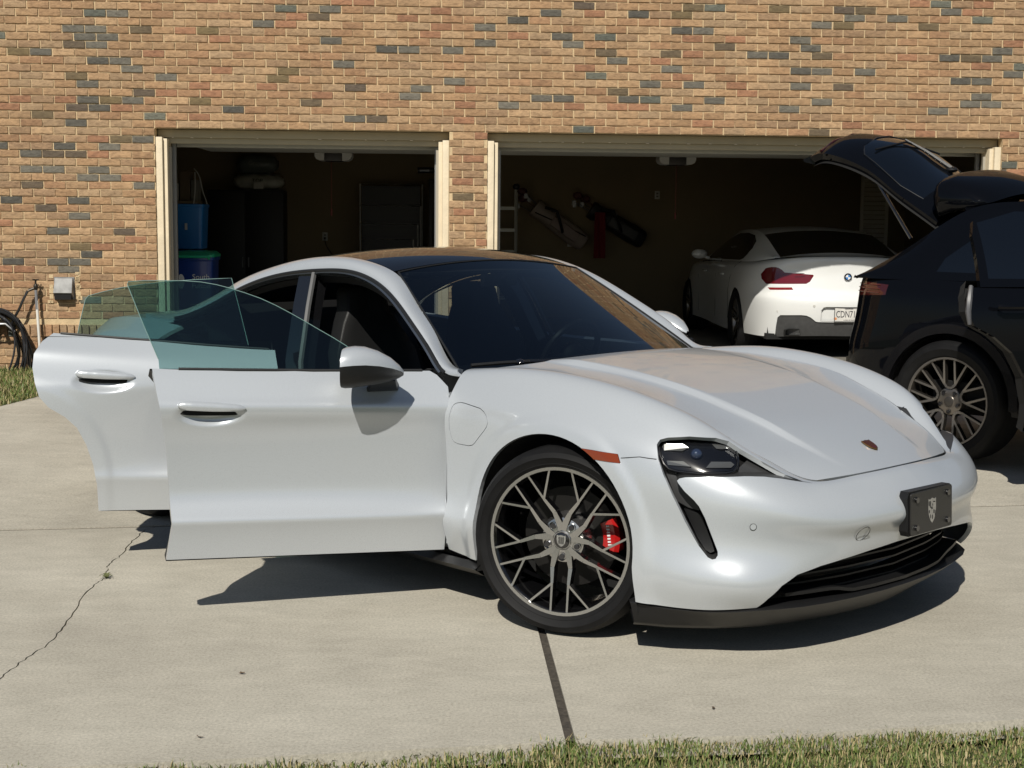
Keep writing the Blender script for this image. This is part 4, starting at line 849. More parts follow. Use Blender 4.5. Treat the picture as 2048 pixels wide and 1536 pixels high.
# ---- interior
mb = MB(); mb.bx(-3.0, -.78, .30, -.65, .78, .34); mb.bx(-3.02, -.80, .34, -2.9, .80, .95); mb.build('floor_pan', VOID, tay, smooth=False)
mb = MB(); mb.bx(-.72, -.79, .28, -.66, .79, .86); mb.bx(.45, -.72, .20, .50, .72, .62); mb.build('firewall', VOID, tay, smooth=False)
mb = MB(); rings = [[(-.70 - .0*abs(y), y, .86), (-.78 + .1*(1-abs(y)), y, .925), (-.98, y, .925), (-1.10, y, .88), (-1.08, y, .70), (-.80, y, .62)] for y in np.linspace(-.76, .76, 13)]; mb.loft(rings); mb.build('dashboard', DKTRIM, tay)
sw = MB(); c = Vector((-1.20, .38, .905)); ax = Vector((-.90, 0, .42)).normalized(); e1 = Vector((0, 1, 0)); e2 = ax.cross(e1).normalized()
sw.tube([c + e1*.185*math.cos(a) + e2*.178*math.sin(a) for a in np.linspace(0, 2*PI, 33)], .016, 8); swo = sw.build('steering_wheel', M('leather_black', (.03, .03, .03), .38), tay)
sw = MB(); sw.ell(c - ax*.02, (.05, .075, .07), 14, 8); sw.tube([c + e1*.17, c - ax*.02, c - e1*.17], .013, 6); sw.tube([c - ax*.02, c - e2*.17 if e2.z > 0 else c + e2*.17], .014, 6); sw.cyl(c - ax*.02, c - ax*.25, .035, 12); sw.build('steering_hub', DKTRIM, swo)
LEA = M('seat_leather', (.010, .010, .010), .5, bump=.15, bscale=200, spec=.3)
def seat(x, y):
    s_ = MB(); s_.loft([[(x+.28, y+dy, .52+dz) for dy, dz in ((-.25, 0), (.25, 0), (.26, .08), (.12, .10), (-.12, .10), (-.26, .08))], [(x-.22, y+dy, .46+dz) for dy, dz in ((-.25, 0), (.25, 0), (.27, .10), (.12, .09), (-.12, .09), (-.27, .10))]]); o = s_.build('seat', LEA, tay, bevel=.03)
    b = MB(); prof = [(-.20,.50,.25),(-.30,.70,.27),(-.37,.92,.25),(-.42,1.06,.17),(-.435,1.12,.13),(-.45,1.20,.12),(-.455,1.235,.09)]
    b.loft([[(x+dx+t, y+dy, z) for t, dy in ((.05, -w), (.065, -w*.6), (.04, 0), (.065, w*.6), (.05, w), (-.06, w*.9), (-.075, 0), (-.06, -w*.9))] for dx, z, w in prof]); b.build('seat_back', LEA, o, bevel=.012, angle=50)
for x, y in ((-1.45, -.38), (-1.45, .38)): seat(x, y)
rb_ = MB(); rb_.loft([[(x, y, z) for y in np.linspace(-.70, .70, 9)] for x, z in ((-2.35, .40), (-2.38, .60), (-2.62, .62), (-2.82, 1.10), (-2.95, 1.10))], cap=False, closed=False); rb_.build('rear_bench', LEA, tay)
for s in (-1, 1):
    bp_ = MB(); bp_.loft([[(x-.065, s*y, z), (x+.05, s*y, z), (x+.045, s*(y-.09), z), (x-.06, s*(y-.09), z)] for x, y, z in ((-1.80,.85,.24),(-1.80,.85,.60),(-1.82,.845,.90),(-1.89,.745,1.15),(-1.945,.665,1.305))]); b_ = bp_.build('pillar', GBLK if s < 0 else GBLK, tay)
    tr = MB(); tr.tube([(-1.735, s*.862, .30), (-1.737, s*.862, .70), (-1.75, s*.857, .90), (-1.825, s*.755, 1.15), (-1.885, s*.675, 1.30)], .013, 6); tr.build('pillar_seal', M('grey_seal', (.10, .10, .10), .4), tay)
    js = MB(); js.bx(-.695, min(s*.72, s*.925), .24, -.662, max(s*.72, s*.925), .86); js.build('door_jamb', WHITE, tay)
rvm = MB(); rvm.box((-1.32, .0, 1.275), (.03, .22, .06)); rvm.cyl((-1.30, 0, 1.28), (-1.25, 0, 1.31), .012, 8); rvm.build('rear_view_mirror', DKTRIM, tay, bevel=.008)
sv = MB(); sv.box((-1.42, .34, 1.31), (.15, .36, .012)); sv.box((-1.42, -.34, 1.31), (.15, .36, .012)); sv.build('sun_visor', DKTRIM, tay)
# roof lining so the cabin is closed
lin = cross(np.vstack([ri[k1:k2]]), 15, .03*np.ones(k2-k1), np.zeros(k2-k1)); lin[:, :, 2] -= .035; soup_obj('roof_lining', up(lin), VOID, tay)
# wiper
wp_ = MB(); q = lambda y, u: np.array([np.interp(u, np.linspace(0, 1, WG.shape[0]), WG[:, int((y/.80+1)/2*40), c]) for c in range(3)]) + np.array((.012, 0, .016))
wp_.tube([q(-.735, .055), q(-.64, .05), q(-.52, .04)], .009, 6); w_ = wp_.build('wiper', PBLK, tay)
wp_ = MB(); wp_.tube([q(-.52, .04), q(-.40, .02), q(-.25, .0)], .011, 6); wp_.ell(q(-.53, .042), (.025, .02, .014), 10, 6); wp_.build('wiper_arm', GBLK, w_)
cow = MB(); cow.loft([[(-.735 + .23*(1-(y/.8)**2), y, .90), (-.66 + .17*(1-(y/.8)**2), y, .925)] for y in np.linspace(-.78, .78, 21)], cap=False, closed=False); cow.build('cowl', PBLK, tay)
# ---- wheels
def wheel(name, x, y, R, rim_r, width, steer, spokes, cap_mat, style):
    """axis along local -y (outside at -y); built at the origin"""
    mt = Matrix.Rotation(PI/2, 3, 'X')                                  # lathe z -> -y
    root = MB(); prof = [(rim_r-.004, .0), (rim_r+.004, .004), (rim_r+.003, .012), (rim_r-.010, .018), (rim_r-.020, .03), (rim_r-.028, .10), (rim_r-.03, .20), (rim_r-.005, .222)]
    root.lathe([(r, -h) for r, h in prof], 64, mt); w = root.build('wheel', M('rim_black', (.004, .004, .0045), .15, 0, coat=.5) if style == 'sport' else M('rim_grey', (.20, .18, .16), .3, .8), None)
    w.parent = tay if style == 'sport' else None; w.location = (x, y, R); w.rotation_euler = (0, 0, steer)
    ty = MB(); b = rim_r
    ty.lathe([(b-.012, -.010), (b+.001, .004), (b+.010, .012), (b+.012, .0115), (b+.022, .0165), (b+(R-b)*.45, .022), (b+(R-b)*.47, .0235), (b+(R-b)*.50, .022), (b+(R-b)*.72, .017), (R-.016, .004), (R-.008, -.010), (R-.002, -.030), (R, -.055), (R, -width*.5+.02), (R, -width+.06), (R-.002, -width+.035), (R-.014, -width+.005), (b+(R-b)*.5, -width-.015), (b, -width+.01)], 96, mt); t_ = ty.build('tyre', RUBB, w, angle=25)
    gr = MB()
    for hh in (-.05, -.095, -.14, -.185): gr.lathe([(R+.0006, hh+.004), (R+.0006, hh-.004)], 96, mt)
    gr.build('tread_groove', VOID, w)
    hub = MB(); hub.lathe([(.001, -.028), (.034, -.027), (.038, -.031), (.060, -.032), (.085, -.040), (.10, -.075), (.10, -.12)], 40, mt); hub.build('hub', SILV if style == 'sport' else M('rim_grey'), w)
    cp = MB(); cp.lathe([(.0005, -.022), (.026, -.0225), (.031, -.025), (.0325, -.029)], 32, mt); c_ = cp.build('hub_cap', cap_mat, w)
    if style == 'sport':
        e = MB(); e.prism([(u*.036, v*.034) for u, v in SHIELD], lambda u, v, d: (u, .0222-.0002-d-.0445+.0222, v), .0, .001); 
        e = MB(); e.prism([(u*.036, v*.034) for u, v in SHIELD], lambda u, v, d: (u, .0215-.0435+.0436-d*1.0, v) if False else (u, .0221-d, v), 0, .0015); e.build('cap_crest', M('silver_crest'), w)
        for k in range(3):
            e = MB(); e.prism(rect(-.010+.008*k, -.012, -.006+.008*k, .014), lambda u, v, d: (u, .0205-d, v), 0, .0012); e.build('cap_mark', M('crest_black'), w)
    spokes(w, rim_r)
    for k in range(5):
        a = 2*PI*k/5 + PI/2*(3 if True else 1); n_ = MB(); p = Vector((.063*math.cos(a), .030, .063*math.sin(a))); n_.cyl(p + Vector((0, .02, 0)), p + Vector((0, -.004, 0)), .0105, 10); n_.build('lug_nut', M('lug_steel', (.10, .10, .11), .25, .9), w)
        n_ = MB(); n_.lathe([(.0165, .0), (.0165, -.03)], 16, Matrix.Rotation(PI/2, 3, 'X')); 
        o_ = n_.build('lug_well', GBLK, w, loc=(p.x, p.y-.0015, p.z))
    return w
def bar(mb, a, b, wa, wb, ya, yb, depth):
    """tapered bar in the wheel's face plane; silver front, dark flanks"""
    a, b = np.array(a), np.array(b); d = b-a; n = np.array((-d[1], d[0])); n = n/np.linalg.norm(n); P = []
    for p, w, y in ((a, wa, ya), (b, wb, yb)):
        for s, yy, k in ((-1, y, 1), (1, y, 1), (1, y+depth, 1.5), (-1, y+depth, 1.5)): q = p + n*s*w*k; P.append((q[0], yy, q[1]))
    mb.mi = 1; mb.add(P, [(0, 1, 5, 4)]); mb.mi = 0; mb.add(P, [(1, 2, 6, 5), (2, 3, 7, 6), (3, 0, 4, 7), (4, 5, 6, 7), (0, 3, 2, 1)])
def sport_spokes(w, R):
    blk = M('rim_black'); pol = lambda r, a: (r*math.cos(a), r*math.sin(a)); proto = []
    for sg in (-1, 1):
        mb = MB(); base_a = -PI/2
        A = pol(.040, base_a + sg*.62); Bm = (sg*.037, -.105); Cm = (sg*.0335, -R*.58); D = pol(R-.008, base_a + sg*.120); E_ = pol(R-.008, base_a + sg*.470)
        bar(mb, A, Bm, .0145, .0080, .030, .026, .022); bar(mb, Bm, Cm, .0080, .0054, .026, .016, .028); bar(mb, Cm, D, .0044, .0038, .0155, .004, .03); bar(mb, Cm, E_, .0044, .0038, .0152, .004, .03)
        proto.append(mb.build('spoke', [blk, SILV], w, smooth=False, fix=False))
    for k in range(1, 5):
        for p in proto: dup(p, w, rot=(0, 2*PI*k/5, 0))
    rg = MB(); rg.lathe([(R-.016, -.0045), (R-.015, .0015), (R-.003, .0025), (R-.001, -.002)], 72, Matrix.Rotation(PI/2, 3, 'X')); rg.build('rim_ring', SILV, w)
CAPB = M('cap_black', (.010, .010, .011), .15, coat=1)
RF = .362
fw = wheel('wheel', .0, -.955, RF, .287, .245, math.radians(20), sport_spokes, CAPB, 'sport')
fw.location = (-.012, -.955, RF)
mt = Matrix.Rotation(PI/2, 3, 'X')
bd_ = MB(); bd_.lathe([(.09, -.12), (.192, -.12), (.195, -.125), (.195, -.15), (.192, -.155), (.09, -.155)], 48, mt); bd_.build('brake_disc', M('disc_dark', (.018, .017, .016), .5, .6), fw)
cl_ = MB(); RED = M('red_caliper', (.42, .010, .010), .3, coat=.6)
arc = [(.135, 0), (.205, 0)]; rings = []
for a in np.linspace(-.34, .34, 9): rings.append([(r_*math.cos(a), y_, r_*math.sin(a)) for r_, y_ in ((.135, .112), (.185, .106), (.200, .118), (.200, .18), (.135, .18))])
cl_.loft(rings); cl_.build('brake_caliper', RED, fw, angle=40, rot=(0, -.12, 0))
cw = MB(); tx = [(.16, .085)]
for k, z in enumerate(np.linspace(.045, -.045, 7)): cw.box((.160, .1065, z*.8), (.012, .004, .006))
cw.build('caliper_lettering', M('white_print', (.75, .75, .75), .4), fw, rot=(0, -.12, 0))
hubc = MB(); hubc.lathe([(.001, -.09), (.09, -.09), (.09, -.20)], 24, mt); hubc.build('bearing_hub', STEEL, fw)
def place_wheel(src, loc, rz):
    c = copy_tree(src, tay); c.location = loc; c.rotation_euler = (0, 0, rz); return c
rw = place_wheel(fw, (-2.96, -.965, RF), 0); place_wheel(fw, (-.012, .955, RF), PI + math.radians(20)); place_wheel(fw, (-2.96, .965, RF), PI)
# wheel housings
for c, ys in ((ARCH_F, (-.94, -.60)), (ARCH_F, (.60, .94)), (ARCH_R, (-.95, -.60)), (ARCH_R, (.60, .95))):
    lb = MB(); o_ = arch_outline(c, .418 if c is ARCH_F else .412, 24, .17)[1:-1]; o_ = [(c[0]+.418, .16)] + o_ + [(c[0]-.418, .16)]
    lb.loft([[(x, y, z) for x, z in o_] for y in ys], cap=False, closed=False); inn = ys[1] if ys[1] < 0 else ys[0]; lb.add([(x, inn, z) for x, z in o_], [tuple(range(len(o_)))]); lb.build('wheel_housing', VOID, tay, smooth=False)
# ---------------------------------------------------------------- white saloon parked inside the garage
BWHT = paint_mat('alpine_white_paint', (.72, .725, .71), 0, .32, 1.0); DKGL = M('dark_tinted_glass', (.004, .004, .005), .04, spec=.6); REDL = M('dark_red_lens', (.12, .004, .008), .10, coat=1)
bmw = empty('white_coupe_saloon', (3.410, 15.78, .14), 1.6242, 'white saloon parked nose in inside the garage, sunlit tail showing its plate', 'car')
bg_ = bmw_grid(); bfl = np.dot(np.array(Soup.grid(bg_, True).N)[:, 1], np.array(Soup.grid(bg_, True).P)[:, 1]) > 0
bs_ = Soup.grid(bg_, bfl); YZP = lambda p: (p[1], p[2])
for c in BARCH: _, bs_ = bs_.trim(arch_outline(c, .365, 30, .3), XZ, where=lambda p: p[1] > .7)
TLO = [(.831,.873),(.79,.937),(.765,.947),(.741,.952),(.71,.951),(.682,.946),(.648,.923),(.627,.899),(.354,.881),(.345,.871),(.384,.808),(.421,.786),(.794,.775),(.828,.825)]
lamp_b, bs_ = bs_.trim(TLO, YZP, where=lambda p: p[0] < -.55)
RFO = [(.782,.739),(.562,.747),(.547,.721),(.763,.714)]
refl_b, bs_ = bs_.trim(RFO, YZP, where=lambda p: p[0] < -.55)
DIF = [(.713,.05),(.708,.33),(.70,.43),(.676,.458),(.482,.466),(.43,.462),(.385,.442),(.335,.402),(.308,.397),(-.02,.397),(-.02,.05)]
dif_b, bs_ = bs_.trim(DIF, YZP, where=lambda p: p[0] < -.55)
REC = [(.285,.415),(.285,.52),(.262,.55),(.235,.556),(-.02,.556),(-.02,.415)]
rec_b, bs_ = bs_.trim(REC, YZP, where=lambda p: p[0] < -.9)
trunk = [(-.02,.712),(.40,.712),(.49,.72),(.545,.748),(.59,.79),(.65,.90),(.66,.94),(.62,.985),(.56,1.2),(-.02,1.2)]
trk_b, bs_ = bs_.trim(trunk, YZP, where=lambda p: p[0] < -.78)
lampi, lampo = lamp_b.trim(trunk, YZP)
def both(name, s, m, fl=.012): 
    soup_obj(name, s, m, bmw, flange=fl)
    return soup_obj(name, s.mirror(), m, bmw, flange=fl)
both('body_side', bs_, BWHT, .012)
def mrg(s): t = merge2(s); return t
soup_obj('boot_lid', mrg(trk_b), BWHT, bmw, flange=.012)
for nm, s in (('tail_light', lampo), ('tail_light', lampi)): both(nm, s, REDL, .01)
both('rear_reflector', refl_b, M('red_reflector', (.20, .012, .014), .2), .006)
soup_obj('rear_diffuser', mrg(dif_b.mapped(lambda p: p + np.array((.012, 0, 0)), lambda n: n)), M('diffuser_grey', (.055, .055, .055), .4, var=.15, vscale=30), bmw, flange=.008)
soup_obj('plate_recess', mrg(rec_b.mapped(lambda p: p + np.array((.028, 0, 0)), lambda n: n)), BWHT, bmw, flange=-.03)
for s in (1, -1):
    ex = MB(); ex.loft([[(-1.00+d, s*(.545+u), .285+v) for u, v in ((-.075,-.03),(.085,-.03),(.085,.02),(.05,.034),(-.055,.034))] for d in (-.03, .12)], cap=False); ex.build('exhaust_tip', M('dark_chrome', (.08, .08, .08), .2, .9), bmw)
    lt = MB(); lt.tube([(-1.007+.02*k*k, s*(.44+.10*k), .893) for k in np.linspace(0, 1, 5)], .0035, 5); lt.build('lamp_bar', CHRM, bmw)
# roundel, plate with lettering
ro_ = MB(); mt9 = Matrix.Rotation(-PI/2, 3, 'Y'); ro_.lathe([(.001, .006), (.034, .006), (.041, .003), (.041, -.004)], 32, mt9); rnd = ro_.build('roundel', M('roundel_black', (.015, .015, .018), .2, coat=1), bmw, loc=(-1.052, 0, .86))
for k in range(4):
    q = MB(); q.add([(-.0068, 0, 0)] + [(-.0068, .0255*math.cos(a), .0255*math.sin(a)) for a in np.linspace(PI/2*k, PI/2*(k+1), 7)], [tuple(range(8))]); q.build('roundel_quarter', M('roundel_blue', (.05, .22, .55), .2, coat=1) if k % 2 else M('roundel_white', (.80, .80, .80), .2, coat=1), rnd, smooth=False, fix=False)
q = MB(); q.lathe([(.0385, .006), (.0395, .0075), (.041, .006)], 32, mt9); q.build('roundel_ring', CHRM, rnd)
pm = MB(); pm.prism(rrect(0, 0, .305, .155, .01), lambda u, v, d: (-1.135-d, -u, .480+v), 0, .004); plt = pm.build('licence_plate', M('plate_white', (.62, .60, .56), .4, var=.12, vscale=25), bmw, smooth=False)
pm = MB()
for u0, v0, u1, v1 in ((-.155,-.08,.155,-.071),(-.155,.069,.155,.08),(-.155,-.071,-.148,.069),(.148,-.071,.155,.069)): pm.prism(rect(u0, v0, u1, v1), lambda u, v, d: (-1.1392-d, -u, .480+v), 0, .005)
pm.build('plate_frame', M('plate_frame_grey', (.10, .10, .10), .4), plt, smooth=False)
def text_mesh(txt, size, name, mat, parent, fn, extrude=.0008, align='CENTER', squeeze=1):
    """lettering: outline font turned into a mesh and laid on a surface by fn(u, v, d)"""
    cu = bpy.data.curves.new(name, 'FONT'); cu.body = txt; cu.size = size; cu.align_x = align; cu.align_y = 'CENTER'; cu.extrude = extrude; cu.resolution_u = 3
    o = bpy.data.objects.new(name, cu); COL.objects.link(o); dg = bpy.context.evaluated_depsgraph_get(); me = bpy.data.meshes.new_from_object(o.evaluated_get(dg)); bpy.data.objects.remove(o)
    for v in me.vertices: v.co = fn(v.co.x*squeeze, v.co.y, v.co.z)
    me.materials.clear(); return link(name, me, mat, parent)
PFN = lambda u, v, d: (-1.1400-d, -u, .480+v)
text_mesh('CDN7181', .098, 'plate_number', M('plate_ink', (.02, .02, .03), .5), plt, lambda u, v, d: PFN(u, v-.002, d), squeeze=.66)
text_mesh('GEORGIA', .020, 'plate_state', M('plate_ink'), plt, lambda u, v, d: PFN(u, v+.056, d))
text_mesh('IN GOD WE TRUST', .013, 'plate_motto', M('plate_ink'), plt, lambda u, v, d: PFN(u, v-.060, d))
pe = MB(); pe.prism([(-.142 + .016*math.cos(t), -.045+.014*math.sin(t)) for t in np.linspace(0, 6.28, 14)], lambda u, v, d: (-1.1395-d, -u, .48+v), 0, .001); pe.build('plate_peach', M('peach_orange', (.62, .25, .10), .4), plt)
# cabin
BR_I = [(2.35,.74,.955),(2.0,.68,1.12),(1.6,.62,1.275),(1.2,.60,1.325),(.7,.60,1.33),(.3,.605,1.30),(-.05,.615,1.235),(-.35,.625,1.155),(-.72,.635,1.055)]
BR_O = [(2.55,.84,.935),(2.1,.855,.945),(1.6,.862,.955),(1.2,.862,.962),(.7,.863,.972),(.3,.862,.98),(-.05,.855,.985),(-.35,.82,1.0),(-.72,.70,1.038)]
a_, b_ = spl(BR_I, 60), spl(BR_O, 60); cab = np.array([[a_[i] + (b_[i]-a_[i])*t + np.array((0, .03, .01))*math.sin(PI*t) for i in range(60)] for t in np.linspace(0, 1, 9)])
cs_ = Soup.grid(cab, True); cs_ = cs_ if np.array(cs_.N)[:, 1].mean() > 0 else Soup.grid(cab, False)
SWN = [(2.15,.965),(1.9,1.09),(1.6,1.215),(1.25,1.285),(.8,1.295),(.42,1.27),(.15,1.205),(.04,1.13),(.06,1.06),(.13,1.015),(.25,.995),(.8,.985)]
win_b, cs_ = cs_.trim(SWN, XZ); both('roof_pillar', cs_, BWHT, .01); both('side_window', win_b, DKGL, .008)
kt = int(np.argmin(abs(a_[:, 0]-1.5))); kr = int(np.argmin(abs(a_[:, 0]-.12)))
for nm, c_, m_, cr_ in (('windscreen', a_[:kt], DKGL, .05), ('roof', a_[kt-1:kr], BWHT, .05), ('rear_window', a_[kr-1:], DKGL, .05)):
    soup_obj(nm, up(cross(c_, 21, cr_*np.ones(len(c_)), np.zeros(len(c_)))), m_, bmw)
dkr = cross(np.array([a_[-1], (-.80,.64,1.048), (-.90,.60,1.062), (-.955,.50,1.0665)]), 21, np.array([.05,.035,.014,.003]), np.zeros(4)); soup_obj('boot_deck', up(dkr), BWHT, bmw)
hd_ = cross(spl([(2.45,.78,.94),(2.9,.80,.895),(3.35,.72,.82),(3.72,.52,.735)], 10), 15, .03*np.ones(10), .12*np.ones(10)); soup_obj('hood', up(hd_), BWHT, bmw)
q = MB(); q.bx(-.9, -.8, .2, 3.5, .8, .26); q.bx(-.85, -.78, .26, 3.3, .78, .60); q.build('underbody', VOID, bmw, smooth=False)
for c in BARCH:
    for s in (1, -1):
        q = MB(); o_ = arch_outline(c, .368, 20, .10)[1:-1]; q.loft([[(x, y, z) for x, z in o_] for y in (s*.925, s*.6)], cap=False, closed=False); q.build('wheel_housing', VOID, bmw, smooth=False)
for s in (1, -1):
    q = MB(); q.ell((1.95, s*1.0, 1.02), (.07, .10, .06), 14, 8); q.cyl((1.98, s*.87, .97), (1.97, s*.97, 1.0), .02, 8); q.build('door_mirror', BWHT if s < 0 else BWHT, bmw)
    for x in (.72, 1.72): q = MB(); q.tube([(x, s*.948, .82), (x+.03, s*.962, .82), (x+.16, s*.962, .825), (x+.19, s*.948, .825)], .010, 6); q.build('door_handle', BWHT, bmw)
    for pts in ([(.13,.985),(.20,.93),(.32,.80),(.40,.66),(.42,.50),(.42,.33)], [(1.22,.975),(1.22,.8),(1.21,.5),(1.20,.30)], [(2.35,.95),(2.30,.75),(2.28,.30)]):
        yl = lambda x, z: float(bg_.reshape(-1, 3)[np.argmin((bg_.reshape(-1, 3)[:, 0]-x)**2 + (bg_.reshape(-1, 3)[:, 2]-z)**2), 1]); q = MB(); q.tube([(x, s*(yl(x, z)+.0005), z) for x, z in pts], .0035, 5); q.build('door_seam', SEAL, bmw)
    for y, z in ((.36, .565), (.70, .50)):
        q = MB(); k = np.argmin((bg_.reshape(-1, 3)[:, 1]-y)**2 + (bg_.reshape(-1, 3)[:, 2]-z)**2 + (bg_.reshape(-1, 3)[:, 0] > -.5)*9); p = bg_.reshape(-1, 3)[k]; q.cyl((p[0]+.01, s*y, z), (p[0]-.002, s*y, z), .012, 14); q.build('parking_sensor', M('sensor_cream', (.55, .54, .50), .4), bmw)
def five_spokes(w, R):
    for k in range(5):
        mb = MB()
        for sg in (-1, 1): bar(mb, (sg*.02, .04), (sg*.030, R-.008), .020, .016, .030, .006, .03)
        o = mb.build('spoke', [M('rim_black'), SILV], w, smooth=False, fix=False); o.rotation_euler = (0, 2*PI*k/5, 0)
bw = wheel('wheel', 0, 0, .335, .255, .24, 0, five_spokes, CAPB, 'plain'); bw.parent = bmw; bw.location = (2.968, -.945, .335)
for loc, rz in (((0, -.945, .335), 0), ((0, .945, .335), PI), ((2.968, .945, .335), PI)): c = copy_tree(bw, bmw); c.location = loc; c.rotation_euler = (0, 0, rz)
# ---------------------------------------------------------------- black off-roader with raised tailgate, right
BLK = paint_mat('black_paint', (.0028, .0032, .0045), 0, .06, .42); BLK.node_tree.nodes['Principled BSDF'].inputs['Specular IOR Level'].default_value = 0; SGL = M('privacy_glass', (.003, .004, .006), .03, spec=.8)
ST = math.radians(47); suv = empty('black_off_roader', (3.466, 9.625, .04), -ST, 'black off-roader with its tailgate raised and a rear door open', 'car')
SX = [-.93, -.90, -.80, -.55, -.15, .5, 1.4, 2.4, 2.9, 3.4, 3.72, 3.85]; SYM = [.25, .55, .78, .915, .965, .965, .955, .955, .965, .92, .72, .40]
SZ = [1.16, 1.10, 1.00, .86, .70, .55, .42, .34]; SD = [-.075, -.035, -.01, .0, .005, .0, -.005, -.03]
L = [[(x + (0 if x > -.5 else (-.05*smooth01(.95, .72, z) + .04*smooth01(.5, .36, z))) + (0 if x < 3.3 else -.04*smooth01(.6, 1.1, z)), y + SD[j]*(1 if y > .6 else .4), z + (0 if x < 2.3 else -.10*smooth01(2.3, 3.7, x)*(j < 3))) for x, y in zip(SX, SYM)] for j, z in enumerate(SZ)]
sgr = grid_surf(L, 150, 60); sgr[:, :, 1] *= -1
ss_ = Soup.grid(sgr, True); ss_ = ss_ if np.dot(np.array(ss_.N)[:, 1], np.array(ss_.P)[:, 1]) > 0 else Soup.grid(sgr, False)
for c in ((0, .40), (2.895, .40)): _, ss_ = ss_.trim(arch_outline(c, .435, 36, .3), XZ, where=lambda p: abs(p[1]) > .6)
SD_R = [(.16,1.4),(.10,1.20),(.055,1.10),(.05,1.02),(.09,.95),(.22,.89),(.34,.80),(.43,.66),(.475,.50),(.48,.36),(1.12,.36),(1.10,1.4)]
def sboth(name, s, m, fl=.015, right=True):
    if right: soup_obj(name, s, m, suv, flange=fl)
    return soup_obj(name, s.mirror(), m, suv, flange=fl)
_, s_right = ss_.trim(SD_R, XZ, where=lambda p: abs(p[1]) > .7)
TLB = [(-.86,1.135),(-.50,1.118),(-.505,1.052),(-.86,1.03)]
tl_r, s_right = s_right.trim(TLB, XZ, where=lambda p: p[1] < -.3); tl_l, s_left = ss_.trim(TLB, XZ, where=lambda p: p[1] < -.3)
soup_obj('body_side', s_right, BLK, suv, flange=.015); soup_obj('body_side', s_left.mirror(), BLK, suv, flange=.015)
TLM = M('smoked_red_lens', (.045, .007, .006), .10, coat=1); soup_obj('tail_light', tl_r, TLM, suv, flange=.01); soup_obj('tail_light', tl_l.mirror(), TLM, suv, flange=.01)
for z_ in (1.062, 1.085, 1.108):
    q = MB(); pts = [sgr.reshape(-1, 3)[np.argmin((sgr.reshape(-1, 3)[:, 0]-x)**2 + (sgr.reshape(-1, 3)[:, 2]-z_)**2 + (sgr.reshape(-1, 3)[:, 1] > -.4)*9)] + np.array((-.003, -.003, 0)) for x in (-.83, -.75, -.65, -.55)]; q.tube(pts, .003, 5); q.build('lamp_bar', M('lamp_red_bar', (.12, .028, .02), .2), suv)
# wheel arch cladding
for c in ((0, .40), (2.895, .40)):
    for s in (-1, 1):
        q = MB(); oo = [arch_outline(c, r_, 30, .13)[1:-1] for r_ in (.425, .432, .49, .50)]; ys = (.93, .975, .978, .955)
        q.loft([[(x, s*y, z) for x, z in o] for o, y in zip(oo, ys)], cap=False, closed=False); q.build('arch_cladding', M('arch_gloss', (.006, .006, .007), .22, coat=.6), suv, angle=50)
        q = MB(); q.loft([[(x, s*y, z) for x, z in arch_outline(c, .438, 24, .12)[1:-1]] for y in (.94, .55)], cap=False, closed=False); q.add([(x, s*.55, z) for x, z in arch_outline(c, .438, 24, .12)[1:-1]], [tuple(range(24+0))] if False else []); q.build('wheel_housing', VOID, suv, smooth=False)
# upper structure: pillars, side glass, roof
D_R = [(-.84,.765,1.15),(-.705,.74,1.232),(-.486,.72,1.358),(-.363,.70,1.433),(-.18,.68,1.533),(-.067,.66,1.614),(.02,.64,1.66)]
q = MB(); dcur = spl(D_R, 20); rows = []
top_in = lambda t: np.array((-.067 + t*1.3, .66, 1.63)); 
U_O = [(-.84,.78,1.15),(-.5,.865,1.155),(-.15,.89,1.16),(.5,.90,1.165),(1.4,.895,1.16),(2.1,.89,1.13)]
U_I = [(-.80,.752,1.175),(-.42,.71,1.395),(-.05,.66,1.62),(.5,.655,1.66),(1.2,.65,1.645),(1.9,.68,1.36)]
uo, ui = spl(U_O, 60), spl(U_I, 60); ug = np.array([[uo[i] + (ui[i]-uo[i])*t + np.array((0, .025, .0))*math.sin(PI*t) for i in range(60)] for t in np.linspace(0, 1, 10)]); ug[:, :, 1] *= -1
us = Soup.grid(ug, True); us = us if np.array(us.N)[:, 1].mean() < 0 else Soup.grid(ug, False)
QW = [(-.16,1.215),(-.12,1.30),(.02,1.41),(.16,1.51),(.17,1.215)]; DW = [(.22,1.21),(.22,1.52),(.5,1.59),(1.06,1.585),(1.08,1.21)]; FW = [(1.16,1.21),(1.14,1.575),(1.3,1.55),(1.75,1.33),(1.9,1.21)]
qw, us = us.trim(QW, XZ); fwn, us = us.trim(FW, XZ)
dw_l, usl = us.trim(DW, XZ); _, usr = us.trim([(.19,1.1),(.19,1.56),(.45,1.63),(1.10,1.615),(1.12,1.1)], XZ)
soup_obj('roof_pillar', usr, BLK, suv, flange=.02); soup_obj('roof_pillar', usl.mirror(), BLK, suv, flange=.02); soup_obj('quarter_window', qw, SGL, suv); soup_obj('quarter_window', qw.mirror(), SGL, suv); soup_obj('side_window', dw_l.mirror(), SGL, suv); soup_obj('front_window', fwn, SGL, suv); soup_obj('front_window', fwn.mirror(), SGL, suv)
rcv = spl([(-.10,.655,1.625),(.3,.655,1.652),(.8,.653,1.655),(1.3,.65,1.62)], 16); soup_obj('roof', up(cross(rcv, 21, .04*np.ones(16), np.zeros(16))), BLK, suv, flange=.02)
wcv = spl([(1.31,.65,1.615),(1.7,.68,1.44),(2.15,.74,1.15)], 12); soup_obj('windscreen', up(cross(wcv, 21, .05*np.ones(12), .08*np.ones(12))), SGL, suv)
hcv = spl([(2.1,.82,1.13),(2.6,.84,1.09),(3.2,.80,1.03),(3.75,.60,.93)], 12); soup_obj('hood', up(cross(hcv, 21, .04*np.ones(12), .10*np.ones(12))), BLK, suv)
